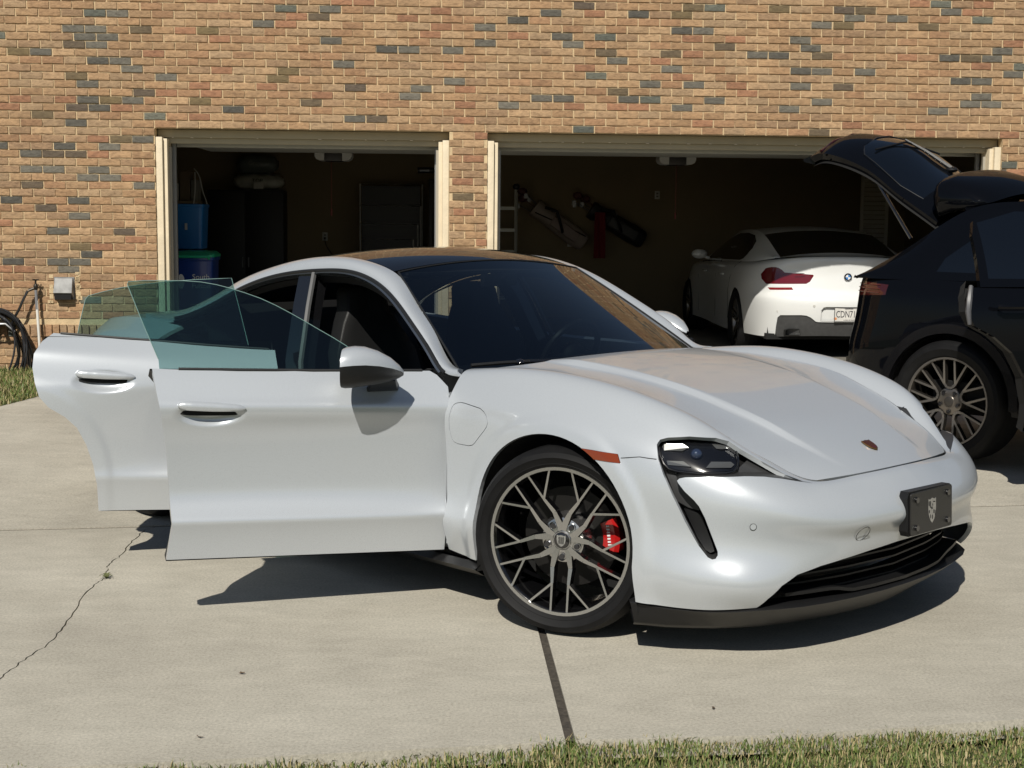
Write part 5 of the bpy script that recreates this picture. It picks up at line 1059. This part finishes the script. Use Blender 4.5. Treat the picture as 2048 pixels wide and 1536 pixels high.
q = MB(); q.loft([[(-.86 - .07*(1-(y/.8)**2), y, z) for z in (1.0, .93, .80, .68, .55, .38)] for y in np.linspace(-.62, .62, 13)], cap=False, closed=False); q.build('rear_bumper', BLK, suv)
q = MB(); q.loft([[(-.95 + .03*abs(y), y, z) for z in (.60, .52, .42)] for y in np.linspace(-.70, .70, 9)], cap=False, closed=False); q.build('bumper_insert', M('suv_bumper_grey', (.07, .065, .055), .5), suv)
q = MB(); q.bx(-.84, -.62, .72, -.2, .62, .76); q.bx(-.2, -.7, .5, -.14, .7, 1.2); q.bx(-.85, -.75, .3, 3.4, .75, .36); q.bx(-.14, -.88, .36, 3.0, -.80, .52); q.bx(-.14, .70, .36, 3.0, .80, .9); q.build('cabin_floor', VOID, suv, smooth=False)
for x_ in (.25, 1.35):
    q = MB(); q.loft([[(x_+dx, y, z) for y in (-.62, -.15)] + [(x_+dx-.12, y, z) for y in (-.15, -.62)] for dx, z in ((.1, .6), (0, .95), (-.10, 1.28))]); q.build('seat', LEA, suv, bevel=.02)
# tailgate, hinged at the roof's rear edge and swung up past level
gate = []
GC = [(-.33,.60,1.53),(-.50,.60,1.635),(-.66,.60,1.735),(-.84,.60,1.862),(-.98,.595,1.93),(-1.15,.58,1.985),(-1.32,.53,2.01),(-1.47,.44,1.99)]
gc = spl(GC, 40); cr2 = np.interp(np.linspace(0, 1, 40), [0,.2,.5,.8,1], [.16,.19,.21,.17,.06]); gg = cross(gc, 31, cr2, -.10*np.linspace(0, 1, 40))
gs = up(gg); XYP = lambda p: (p[0], p[1])
GW = [(-.50,-.50),(-.50,.50),(-.66,.53),(-.86,.53),(-.98,.49),(-1.06,.38),(-1.09,.18),(-1.10,0),(-1.09,-.18),(-1.06,-.38),(-.98,-.49),(-.86,-.53),(-.66,-.53)]
gwin, gs = gs.trim(GW, XYP); gate_o = soup_obj('tailgate', gs, BLK, suv, flange=.05)
soup_obj('rear_window', gwin.mapped(lambda p: p + np.array((0, 0, -.003)), lambda n: n), SGL, gate_o, flange=.01)
q = MB(); q.tube([(*p, 0) for p in []] or [(x, y, float(gg.reshape(-1, 3)[np.argmin((gg.reshape(-1, 3)[:, 0]-x)**2 + (gg.reshape(-1, 3)[:, 1]-y)**2), 2])+.004) for x, y in GW + GW[:1]], .004, 5); q.build('window_seal', M('seal_gloss', (.02, .02, .02), .2), gate_o)
inn = gs.mapped(lambda p: p + np.array((.03, 0, -.07)), lambda n: -n, True); soup_obj('tailgate_lining', inn, M('lining_black', (.008, .008, .008), .6), gate_o)
q = MB(); q.loft([[(-1.45-.06*(1-(y/.45)**2), y, 1.99+.045*(1-(y/.5)**2)), (-1.535-.10*(1-(y/.45)**2), y, 1.965+.04*(1-(y/.5)**2)), (-1.52-.10*(1-(y/.45)**2), y, 1.945+.04*(1-(y/.5)**2)), (-1.43-.06*(1-(y/.45)**2), y, 1.93+.02*(1-(y/.5)**2))] for y in np.linspace(-.42, .42, 15)]); q.build('tailgate_lip', BLK, gate_o, angle=50)
zq = lambda x, y: float(gg.reshape(-1, 3)[np.argmin((gg.reshape(-1, 3)[:, 0]-x)**2 + (gg.reshape(-1, 3)[:, 1]-y)**2), 2])
q = MB(); q.tube([(-1.36+.10*abs(y)**2, y, zq(-1.36+.10*abs(y)**2, y)+.001) for y in np.linspace(-.50, .50, 13)], .010, 6); q.build('light_strip', M('dark_red_strip', (.03, .004, .004), .15, coat=.5), gate_o)
q = MB(); q.ell((-.62, .05, zq(-.62, .05)+.02), (.05, .04, .02), 10, 6); q.tube([(-.62, .05, zq(-.62, .05)+.03), (-.80, .0, zq(-.80, 0)+.03), (-.93, -.06, zq(-.93, -.06)+.02)], [.02, .014, .008], 6); wo = q.build('rear_wiper', PBLK, gate_o)
q = MB(); q.tube([(-.95, -.40, zq(-.95, -.40)+.014), (-.90, -.10, zq(-.90, -.10)+.02), (-.82, .22, zq(-.82, .22)+.018)], .008, 5); q.build('wiper_blade', PBLK, wo)
# roof spoiler at the hinge end, with its side fins
q = MB(); rings = []
for y in np.linspace(-.645, .645, 41):
    e = (1-(abs(y)/.648)**10)**.5; zt_ = 1.80 + .09*(1-(y/.64)**2); zb = 1.53 + .10*(1-(y/.64)**2); zm = (zt_+zb)/2; f_ = lambda x, z: (-.17 + (x+.17)*(.55+.45*e), y, zm + (z-zm)*(.45+.55*e))
    rings.append([f_(-.345, zb), f_(-.385, zb+.10), f_(-.395, zm+.04), f_(-.375, zt_-.03), f_(-.335, zt_-.004), f_(-.26, zt_), f_(-.10, zt_-.045), f_(.03, zt_-.12), f_(.05, zt_-.16), f_(-.02, zt_-.20), f_(-.20, zb+.05)])
q.loft(rings); q.build('roof_spoiler', BLK, gate_o, angle=75)
for s in (-1, 1):
    q = MB(); q.cyl((-.52, s*.60, 1.42), (-.86, s*.57, 1.86), .012, 8); q.build('gas_strut', GBLK, suv)
# open rear door
DH = np.array((1.12, -.955, 0)); dsk, _ = ss_.trim([(x, min(z, 1.165)) for x, z in SD_R], XZ, where=lambda p: p[1] < -.7)
so_d = soup_obj('door', dsk, BLK, suv, flange=.03, origin=tuple(DH), rot=(0, .01, math.radians(64))); so_d['label'] = 'open rear door with dark window'
q = dsk.mapped(lambda p: p + np.array((0, .09, 0)) - DH, lambda n: -n, True); soup_obj('inner_panel', q, VOID, so_d, flange=.06)
duw, _ = Soup.grid(ug, True).trim([(.16,1.15),(.17,1.45),(.20,1.53),(.28,1.575),(.5,1.612),(1.08,1.60),(1.10,1.15)], XZ); duw = duw if np.array(duw.N)[:, 1].mean() < 0 else Soup.grid(ug, False).trim([(.16,1.15),(.17,1.45),(.20,1.53),(.28,1.575),(.5,1.612),(1.08,1.60),(1.10,1.15)], XZ)[0]
dw2, dfr = duw.trim(DW, XZ); soup_obj('door_frame', dfr.mapped(lambda p: p - DH, lambda n: n), BLK, so_d, flange=.03); soup_obj('window', dw2.mapped(lambda p: p - DH, lambda n: n), SGL, so_d, flange=.01)
q = MB(); q.tube([np.array(p) - DH for p in ((.075,-.93,1.17),(.045,-.965,1.10),(.035,-.975,1.03),(.045,-.98,.96))], [.012,.016,.016,.01], 6); q.build('edge_trim', M('edge_grey', (.09, .09, .095), .35), so_d)
q = MB(); q.tube([np.array(p) - DH for p in ((.22,-.985,1.06),(.25,-1.005,1.06),(.42,-1.005,1.06),(.45,-.985,1.06))], .014, 6); q.build('door_handle', BLK, so_d)
def vee_spokes(w, R):
    pol = lambda r, a: (r*math.cos(a), r*math.sin(a)); pr = MB(); b0 = PI/2
    arc = [pol(.118, b0-.33), pol(.092, b0-.20), pol(.086, b0), pol(.092, b0+.20), pol(.118, b0+.33)]
    for a, b in zip(arc[:-1], arc[1:]): bar(pr, a, b, .008, .008, .030, .030, .03)
    for sg in (-1, 1):
        s0 = pol(.118, b0+sg*.33)
        for ang in (.13, .47): bar(pr, s0, pol(R-.006, b0+sg*ang), .0075, .0060, .030, .010, .03)
    o = pr.build('spoke', [M('rim_dark_grey', (.05, .045, .04), .4, .7), M('rim_face_bronze', (.34, .32, .30), .32, .9)], w, smooth=False, fix=False)
    for k in range(1, 5): dup(o, w, rot=(0, 2*PI*k/5, 0))
    rg = MB(); rg.lathe([(R-.018, -.004), (R-.014, .002), (R-.003, .003), (R-.001, -.002)], 64, Matrix.Rotation(PI/2, 3, 'X')); rg.build('rim_ring', M('rim_face_bronze'), w)
sw_ = wheel('wheel', 0, 0, .395, .287, .29, 0, vee_spokes, M('cap_grey', (.06, .055, .05), .4, .5), 'plain'); sw_.parent = suv; sw_.location = (0, -.955, .395)
sw_.data.materials[0] = M('rim_dark_grey')
for loc, rz in (((2.895, -.955, .395), 0), ((0, .955, .395), PI), ((2.895, .955, .395), PI)): c = copy_tree(sw_, suv); c.location = loc; c.rotation_euler = (0, 0, rz)
# ---------------------------------------------------------------- things kept in the garage
def gthing(name, a, d, z, label, cat, group=None, rz=0): return empty(name, wp(a, d, z), WY + rz, label, cat, group)
BLKM = M('cabinet_black', (.008, .008, .008), .5); WPL = M('white_plastic', (.50, .50, .48), .45); GREYM = M('grey_steel', (.16, .16, .16), .4, .8)
# tall black cabinet
e = gthing('storage_cabinet', -.06, 6.45, FLOOR, 'tall black two door cabinet against the back wall, bags on top', 'cabinet')
q = MB(); q.bx(-.52, .02, .05, .52, .50, 1.78); q.build('carcass', BLKM, e, bevel=.006)
for s in (-1, 1):
    q = MB(); q.bx(min(0, s*.51)+.004, 0, .08, max(0, s*.51)-.004, .0185, 1.75); d_ = q.build('door', BLKM, e, bevel=.004)
    q = MB(); q.bx(s*.04-.008, -.02, .72, s*.04+.008, -.001, .86); q.build('handle', GREYM, d_)
def bag(a, z, w, h, d, label, colr, txt, tcol, seed):
    e = gthing('lawn_product_bag', a, 6.55, z, label, 'bag', 'bags stacked on the cabinet'); r = random.Random(seed); rings = []
    for i in range(11):
        t = i/10*2-1; k = (1-abs(t)**4)**.5; x = t*w/2; ring = []
        for j in range(14): an = 2*PI*j/14; ring.append((x + r.uniform(-.008, .008), d/2 + d/2*math.cos(an)*(.35+.65*k) + r.uniform(-.01, .01), h/2 + h/2*math.sin(an)*(.45+.55*k) + r.uniform(-.012, .012)))
        rings.append(ring)
    q = MB(); q.loft(rings); q.build('sack', M('bag_' + txt, colr, .4, var=.35, vscale=5), e, angle=60)
    text_mesh(txt, h*.34, 'print', tcol, e, lambda u, v, dd: (u, -.012-dd, v + h*.55)); return e
bag(.10, FLOOR+1.782, .68, .22, .4, 'pale lawn product bag lying on the black cabinet, lower of two', (.50, .51, .47), 'TOP', M('bag_ink', (.02, .03, .03), .5), 3)
bag(.08, FLOOR+2.005, .56, .25, .38, 'dark bag lying on top of the pale lawn product bag', (.13, .15, .14), 'Grow', M('bag_print_pale', (.25, .26, .24), .5), 4)
q = MB(); q.box((0, 0, .05), (.14, .02, .10)); tag(q.build('white_box', WPL, None, bevel=.006, loc=wp(.13, 6.44, FLOOR+1.79), rot=(0, 0, WY)), 'small white box at the front edge of the black cabinet top', 'box')
# bins by the left wall
BLU = M('blue_plastic', (.008, .13, .38), .38, coat=.2); DBL = M('dark_blue_plastic', (.010, .040, .20), .3, coat=.3); GRN = M('green_plastic', (.015, .32, .16), .35)
def bin_(a, d, w, dp, h, label, body, lid, extra=None):
    e = gthing('wheeled_bin', a, d, FLOOR, label, 'bin', 'wheeled bins inside the garage'); q = MB(); R8 = lambda s, z: [(x*s, y*s, z) for x, y in rrect(0, 0, w, dp, .06)]
    q.loft([R8(.82, .05), R8(.90, h*.4), R8(.98, h-.04), R8(1.05, h-.03), R8(1.05, h)]); q.build('body', body, e, angle=40)
    q = MB(); q.loft([R8(1.07, h+.002), R8(1.07, h+.025), R8(.9, h+.055), R8(.4, h+.065)]); l_ = q.build('lid', lid, e, angle=50)
    q = MB(); q.tube([(-w*.42, -dp*.54, h-.01), (-w*.42, -dp*.60, h+.01), (w*.42, -dp*.60, h+.01), (w*.42, -dp*.54, h-.01)], .016, 7); q.build('rim_handle', lid, l_)
    for s in (-1, 1): q = MB(); q.cyl((s*w*.36, dp*.40, .10), (s*w*.46, dp*.40, .10), .10, 18); q.build('wheel', M('bin_wheel', (.01, .01, .01), .6), e)
    return e
b1 = bin_(.10, 1.50, .42, .50, 1.0, 'dark blue recycling bin with green lid beside the single door jamb', DBL, GRN)
text_mesh('South', .075, 'print_upper', M('bin_print', (.70, .70, .68), .5), b1, lambda u, v, dd: (u+.09, -.245-dd, v + .80))
text_mesh('Fulton', .075, 'print_lower', M('bin_print'), b1, lambda u, v, dd: (u+.09, -.240-dd, v + .71))
q = MB(); q.prism([(-.16 + .035*math.cos(t), .755 + .075*math.sin(t)) for t in np.linspace(0, 2*PI, 18, False)], lambda u, v, d: (u+.05, -.240-d, v), 0, .0008); q.build('print_emblem', M('bin_print'), b1)
b2 = bin_(-.24, 2.3, .55, .55, 1.00, 'plain dark blue wheeled bin under the blue storage box', DBL, DBL)
e = gthing('storage_box', -.22, 2.25, FLOOR+1.068, 'bright blue plastic storage box standing on the dark blue bin', 'box')
q = MB(); q.loft([[(x*s, y*s, z) for x, y in rrect(0, 0, .62, .42, .04)] for s, z in ((.94, 0), (1.0, .44), (1.03, .445), (1.03, .47), (.99, .475))]); q.build('tub', BLU, e, angle=40)
q = MB(); q.bx(.12, -.219, .20, .145, -.212, .27); q.build('latch', WPL, e)
for k in range(4): q = MB(); q.bx(-.25+.03*k, -.216, .12, -.243+.03*k, -.205, .34); q.build('rib', BLU, e)
# wall shelf with odds and ends, charger cable
e = gthing('wall_shelf', -.42, 3.5, FLOOR+1.56, 'small wall shelf with boxes and a looped white cable, top left', 'shelf')
q = MB(); q.bx(-.40, 0, 0, .22, .30, .03); q.build('board', M('shelf_wood', (.16, .13, .09), .6, var=.2, vscale=6), e)
for x in (-.30, .15): q = MB(); q.tube([(x, .29, -.20), (x, .29, 0), (x, .04, 0)], .01, 6); q.build('bracket', GREYM, e)
for a, w, h, m_, nm, lb in ((-.50, .13, .20, WPL, 'paper_carton', 'pale carton at the left end of the small wall shelf'), (-.36, .12, .34, M('carton_brown', (.12, .09, .06), .8), 'paper_carton', 'tall brown carton on the small wall shelf'), (-.25, .08, .24, M('carton_grey', (.16, .16, .15), .8), 'paper_carton', 'grey carton at the right end of the small wall shelf')):
    q = MB(); q.box((0, 0, h/2), (w, .2, h)); tag(q.build(nm, m_, None, bevel=.004, smooth=False, loc=wp(a, 3.65, FLOOR+1.591), rot=(0, 0, WY)), lb, 'carton', 'cartons on the wall shelf')
q = MB(); q.tube([tuple(p) for p in spl([(.16, .0, .26), (.21, -.02, .20), (.26, -.02, .0), (.31, -.02, -.18), (.26, -.02, -.30), (.18, -.02, -.28), (.16, -.02, -.10), (.17, 0, .22)], 40)], .006, 6); tag(q.build('charging_cable', WPL, None, loc=wp(-.40, 3.48, FLOOR+1.70), rot=(0, 0, WY)), 'thin white cable hanging in a loop from the wall shelf', 'cable')
# door openers
for a, lb in ((1.385, 'garage door opener with white lamp ends inside the single door'), (5.355, 'garage door opener with white lamp ends inside the double door')):
    e = gthing('door_opener', a, 3.2, 2.205, lb, 'door opener', 'garage door openers')
    q = MB(); q.bx(-.10, 0, 0, .10, .35, .14); q.build('motor_case', M('opener_dark', (.03, .025, .022), .4), e, bevel=.012)
    for s in (-1, 1):
        q = MB(); q.loft([[(s*(.102+dx), y, .07 + dz) for y, dz in ((.0, -h), (.30, -h), (.30, h), (.0, h))] for dx, h in ((0, .065), (.06, .062), (.095, .045), (.11, .015))]); q.build('lamp_lens', M('lens_white', (.60, .60, .58), .4), e, angle=60)
    q = MB(); q.bx(-.02, -2.8, .16, .02, .0, .19); q.build('rail', GREYM, e); q = MB(); q.bx(-.015, .1, .14, .015, .13, .575); q.build('hanger', GREYM, e)
    q = MB(); q.cyl((-.02, -.02, .0), (-.02, -.02, -.55), .0035, 5); q.cyl((-.02, -.02, -.55), (-.02, -.02, -.62), .011, 8); q.build('pull_cord', M('cord_red', (.16, .03, .025), .6), e)
# outlets and a switch on the back wall
for a, z, lb in ((.983, 1.294, 'white wall outlet with a black plug between cabinet and rack'), (4.46, 1.24, 'white wall outlet below the pale golf bag'), (5.70, 1.925, 'small pale wall plate right of the golf bags')):
    e = gthing('wall_outlet', a, gd-.012, z, lb, 'outlet', 'wall plates in the garage'); q = MB(); q.bx(-.036, 0, -.058, .036, .010, .058); q.build('cover_plate', WPL, e, bevel=.003)
    for dz in (-.02, .02): q = MB(); q.bx(-.016, -.004, dz-.012, .016, -.0005, dz+.012); q.build('socket', M('socket_grey', (.12, .12, .11), .5), e)  # socket faces in plain dark grey
q = MB(); q.box((0, -.02, 0), (.03, .035, .03)); q.tube([tuple(p) for p in spl([(0, -.03, -.01), (.02, -.05, -.10), (.12, -.05, -.24), (.30, -.06, -.45), (.5, -.05, -.8), (.55, -.05, -1.1)], 24)], .006, 6); tag(q.build('power_cord', BLKM, None, loc=wp(.983, gd-.018, 1.272), rot=(0, 0, WY)), 'black power cord plugged into the back wall outlet', 'cord')
# nested steel rack leaning by the right jamb of the single door
e = gthing('metal_rack', 1.93, 6.6, FLOOR, 'thin grey nested metal rack frames standing by the back wall', 'rack')
for k, (w, h, dy) in enumerate(((.86, 1.88, .0), (.84, 1.58, -.07), (.80, 1.33, -.14), (.74, 1.12, -.21))):
    x0 = -.43 + (.0 if k < 2 else .0); x1 = x0 + w
    q = MB(); q.tube([(x0+.005*k, dy, 0), (x0+.005*k, dy, h), (x1, dy, h), (x1, dy, 0)], .011, 6); q.build('frame_hoop', M('rack_grey', (.55, .55, .53), .45, .3), e)
q = MB(); q.bx(-.41, .02, .1, .40, .05, 1.85); q.build('rack_backing', BLKM, e)
# dark upright fridge and a wall torch
e = gthing('upright_fridge', 2.78, 6.3, FLOOR, 'black upright fridge just inside the single door right jamb', 'fridge'); q = MB(); q.bx(-.33, 0, .03, .33, .62, 1.95); q.build('case', BLKM, e, bevel=.012); q = MB(); q.bx(-.32, -.03, .06, .32, -.004, 1.92); d_ = q.build('door', BLKM, e, bevel=.01); q = MB(); q.cyl((-.27, -.06, .9), (-.27, -.06, 1.5), .012, 8); q.build('handle', BLKM, d_)
e = gthing('work_lamp', 2.46, 6.22, FLOOR+2.03, 'small black work lamp with a bright barrel above the rack', 'lamp'); q = MB(); q.cyl((-.16, 0, .03), (.06, 0, .03), .04, 12); q.cyl((.06, 0, .03), (.16, 0, .03), .025, 12); q.build('barrel', BLKM, e); q = MB(); q.cyl((-.13, -.03, .03), (.0, -.03, .03), .02, 10); q.build('reflector', M('lamp_steel', (.35, .36, .37), .3, .9), e)
# aluminium step ladder in the double bay
e = gthing('step_ladder', 3.36, 6.5, FLOOR, 'aluminium step ladder standing inside the double door by the pier', 'ladder'); AL = M('dull_aluminium', (.50, .50, .46), .5, .3)
for x in (-.33, .30): q = MB(); q.tube([(x, 0, 0), (x*.98, .0, 1.82)], .022, 6); q.build('stile', AL, e); q = MB(); q.tube([(x+.02, .42, 0), (x*.98+.02, .06, 1.78)], .016, 6); q.build('rear_leg', AL, e)
for z in (.3, .62, .94, 1.24, 1.54): q = MB(); q.bx(-.31, -.03, z, .28, .06, z+.045); q.build('tread', AL, e)
q = MB(); q.ell((.30, 0, 1.86), (.05, .04, .045), 10, 6); q.build('end_cap', BLKM, e)
# golf bags hanging on the wall
def golf(a, z, ang, body, trim, label, seed):
    e = gthing('golf_bag', a, gd-.17, z, label, 'golf bag', 'golf bags hung on the back wall'); r = random.Random(seed); R = Matrix.Rotation(ang, 3, 'Y')
    T = lambda p: R @ Vector(p)
    q = MB(); rings = [[T((x, ry*math.cos(t), rz*math.sin(t))) for t in np.linspace(0, 2*PI, 16, False)] for x, ry, rz in ((-.42, .13, .125), (-.36, .135, .13), (-.30, .12, .115), (0, .125, .13), (.25, .13, .14), (.42, .125, .125), (.45, .10, .10))]; q.loft(rings); q.build('tube', body, e, angle=50)
    q = MB(); q.loft([[T((x, -.10-dy, z_)) for dy, z_ in ((0, -.085), (.05, -.07), (.05, .06), (0, .075))] for x in (-.12, .02, .22, .32)]); q.build('pocket', trim, e, bevel=.012)
    q = MB(); q.tube([T((-.30, -.14, .08)), T((-.15, -.22, .13)), T((.0, -.20, .02)), T((.10, -.14, -.06))], .022, 7); q.build('strap', BLKM, e)
    q = MB(); q.tube([T((-.38, -.135, -.06)), T((0, -.135, .02)), T((.40, -.13, .09))], .009, 5); q.build('piping', BLKM, e)
    for k in range(5):
        u, v = r.uniform(-.07, .07), r.uniform(-.08, .08); L_ = r.uniform(.10, .30); q = MB(); q.cyl(T((-.42, u, v)), T((-.42-L_, u*1.3, v*1.3)), .006, 6)
        if k < 2: q.ell(T((-.44-L_, u*1.3, v*1.3)), (.07, .05, .055), 10, 6); q.build('driver_cover', M('cover_maroon', (.09, .03, .028), .7), e)
        else: q.box(T((-.43-L_, u*1.3, v*1.3-.02)), (.05, .015, .07)); q.build('iron', GREYM, e)
    q = MB(); q.cyl((0, .16, .15), (0, -.02, .15), .012, 6); q.build('hook', GREYM, e); return e
golf(4.28, 1.49, .62, M('bag_cream', (.34, .28, .25), .6, var=.1, vscale=6), M('bag_cream_pocket', (.26, .20, .18), .6), 'cream golf bag with maroon club covers hung at a slant', 1)
golf(5.10, 1.50, .52, M('bag_black', (.012, .012, .013), .6), M('bag_dark_grey', (.04, .04, .042), .6), 'black golf bag hung at a slant right of the red towel', 2)
e = gthing('hanging_towel', 4.85, gd-.36, 1.03, 'red towel hanging between the two golf bags', 'towel'); q = MB(); q.loft([[(x, .02*math.sin(x*60+z*3), z) for x in np.linspace(-.075-.01*(1-z), .075, 9)] for z in np.linspace(0, .64, 9)] , cap=False, closed=False); q.build('cloth', M('towel_red', (.16, .010, .016), .9), e)
text_mesh('GOLF', .05, 'woven_print', M('towel_print', (.45, .20, .20), .9), e, lambda u, v, dd: (u, -.03-dd, v+.36)) if False else None
# louvred panel leaning in the far corner
e = gthing('louvre_shutter', 8.45, 5.7, FLOOR+.45, 'grey louvred shutter standing behind the white saloon', 'shutter'); LV = M('louvre_grey', (.55, .52, .46), .5)
for x in (-.17, .17): q = MB(); q.bx(x-.018, -.02, 0, x+.018, .02, 1.65); q.build('stile', LV, e)
for k in range(26): q = MB(); q.box((0, 0, .06 + k*.061), (.30, .010, .058), Matrix.Rotation(.6, 3, 'X')); q.build('slat', LV, e)
# ---------------------------------------------------------------- outside, left of the doors
HOSE = M('black_hose', (.012, .012, .013), .32, coat=.3)
e = empty('hose_coil', wp(-1.42, -.10, 0), WY, 'coiled black garden hose hanging on the brick wall', 'hose'); r = random.Random(8)
for k in range(13):
    rx, rz, cx, cz, dy = .17 + .009*k + r.uniform(-.015, .015), .27 + .010*k + r.uniform(-.02, .02), r.uniform(-.02, .02), .36 - .004*k + r.uniform(-.015, .015), r.uniform(-.07, .07)
    pts = [(cx + rx*math.cos(t)*(1 + .06*math.sin(3*t+k)), dy + .03*math.sin(t*2+k), cz + rz*math.sin(t) - .03*abs(math.cos(t))) for t in np.linspace(0, 2*PI, 41)]
    q = MB(); q.tube(pts, .0095, 7); q.build('loop', HOSE, e)
q = MB(); q.cyl((0, .10, .56), (0, -.08, .56), .02, 10); q.tube([(-.16, -.08, .50), (-.08, -.08, .57), (.08, -.08, .57), (.16, -.08, .50)], .012, 6); q.build('hanger', GREYM, e)
e = empty('standpipe', wp(-1.078, -.07, 0), WY, 'white plastic standpipe with a dark tap beside the wall vent', 'tap')
q = MB(); q.tube([(.012, 0, 0), (.006, 0, .4), (-.008, 0, .78)], .0125, 10); q.build('pipe', M('pvc_white', (.72, .70, .65), .4), e)
q = MB(); q.tube([(-.007, 0, .70), (-.012, 0, .88)], .0135, 10); q.build('pipe_shade', M('pipe_shade_grey', (.20, .20, .21), .4), e)  # shading on the pipe's upper part, put in as a grey length
DBR = M('dark_brass', (.045, .038, .030), .45, .7); q = MB(); q.ell((-.012, 0, .905), (.022, .022, .035), 12, 8); q.cyl((-.012, 0, .90), (-.075, -.015, .872), .013, 8); q.cyl((-.012, 0, .93), (-.012, 0, .965), .008, 8); q.build('tap_body', DBR, e)
q = MB()
for k in range(6): q.tube([(-.012, 0, .965), (-.012 + .028*math.cos(k*1.05), .028*math.sin(k*1.05), .975)], .005, 5)
q.build('tap_wheel', DBR, e)
q = MB(); q.tube([tuple(p) for p in spl([(-.080, -.018, .870), (-.115, -.03, .80), (-.16, -.035, .70), (-.215, -.03, .60), (-.25, -.02, .50)], 16)], .012, 8); tag(q.build('feed_hose', HOSE, None, loc=wp(-1.078, -.07, 0), rot=(0, 0, WY)), 'length of black hose running from the tap down to the coil', 'hose')
e = empty('wall_vent', wp(-.848, 0, .79), WY, 'galvanised metal dryer vent hood on the brick wall', 'vent'); GV = M('weathered_zinc', (.24, .24, .235), .6, .25, var=.4, vscale=14)
q = MB(); q.bx(-.092, -.012, .0, .092, -.0025, .205); q.build('flange', GV, e); q = MB(); q.loft([[(-.086, -.0125, .20), (.086, -.0125, .20), (.086, -.0125, .012), (-.086, -.0125, .012)], [(-.080, -.030, .195), (.080, -.030, .195), (.084, -.085, .062), (-.084, -.085, .062)]]); q.build('hood', GV, e, bevel=.004)
q = MB(); q.bx(-.075, -.07, .0, .075, -.013, .0615); q.build('vent_mouth', VOID, e)  # black block stands in for the dark opening under the hood
q = MB(); rr_ = random.Random(2)
for k in range(20): a = rr_.uniform(-.15, .15); z = rr_.uniform(-.03, .24); q.box((a if abs(a) > .10 else math.copysign(.12, a), -.0012, z), (rr_.uniform(.02, .05), .004, rr_.uniform(.02, .045)))
q.build('mortar_smear', MORT, e)
# ---------------------------------------------------------------- litter on the drive
LEAF = M('dead_leaf', (.10, .065, .035), .8)
for (x, y), lb in (((-1.55, 4.02), 'curled dead leaf near the lower left corner of the drive'), ((-.93, 4.13), 'tiny dark twig end on the concrete near the grass strip'), ((-.92, 4.735), 'dark dry leaf on the open concrete left of the joint'), ((.66, 4.43), 'small brown leaf on the concrete right of the joint')):
    q = MB(); r = random.Random(int(x*100)); n = 9; q.add([(0, 0, .004)] + [(.010*math.cos(t)*(1+.3*r.random()), .005*math.sin(t)*(1+.3*r.random()), .003+.006*r.random()) for t in np.linspace(0, 2*PI, n, False)], [(0, 1+k, 1+(k+1) % n) for k in range(n)]); tag(q.build('dry_leaf', LEAF, None, loc=(x, y, 0), rot=(0, 0, x*7)), lb, 'leaf', 'litter on the drive')
q = MB(); r = random.Random(4)
for k in range(14): a = r.random()*6.28; L_ = r.uniform(.02, .045); b = (math.cos(a), math.sin(a)); q.add([(b[1]*.002, -b[0]*.002, 0), (-b[1]*.002, b[0]*.002, 0), (b[0]*L_*.6-b[1]*.004, b[1]*L_*.6+b[0]*.004, .02), (b[0]*L_*.6+b[1]*.004, b[1]*L_*.6-b[0]*.004, .02), (b[0]*L_, b[1]*L_, .012)], [(0, 1, 2, 3), (3, 2, 4)])
tag(q.build('weed', M('weed_green', (.10, .11, .035), .7), None, loc=(-1.752, 6.02, 0), fix=False), 'small weed growing from the long crack in the concrete', 'weed')
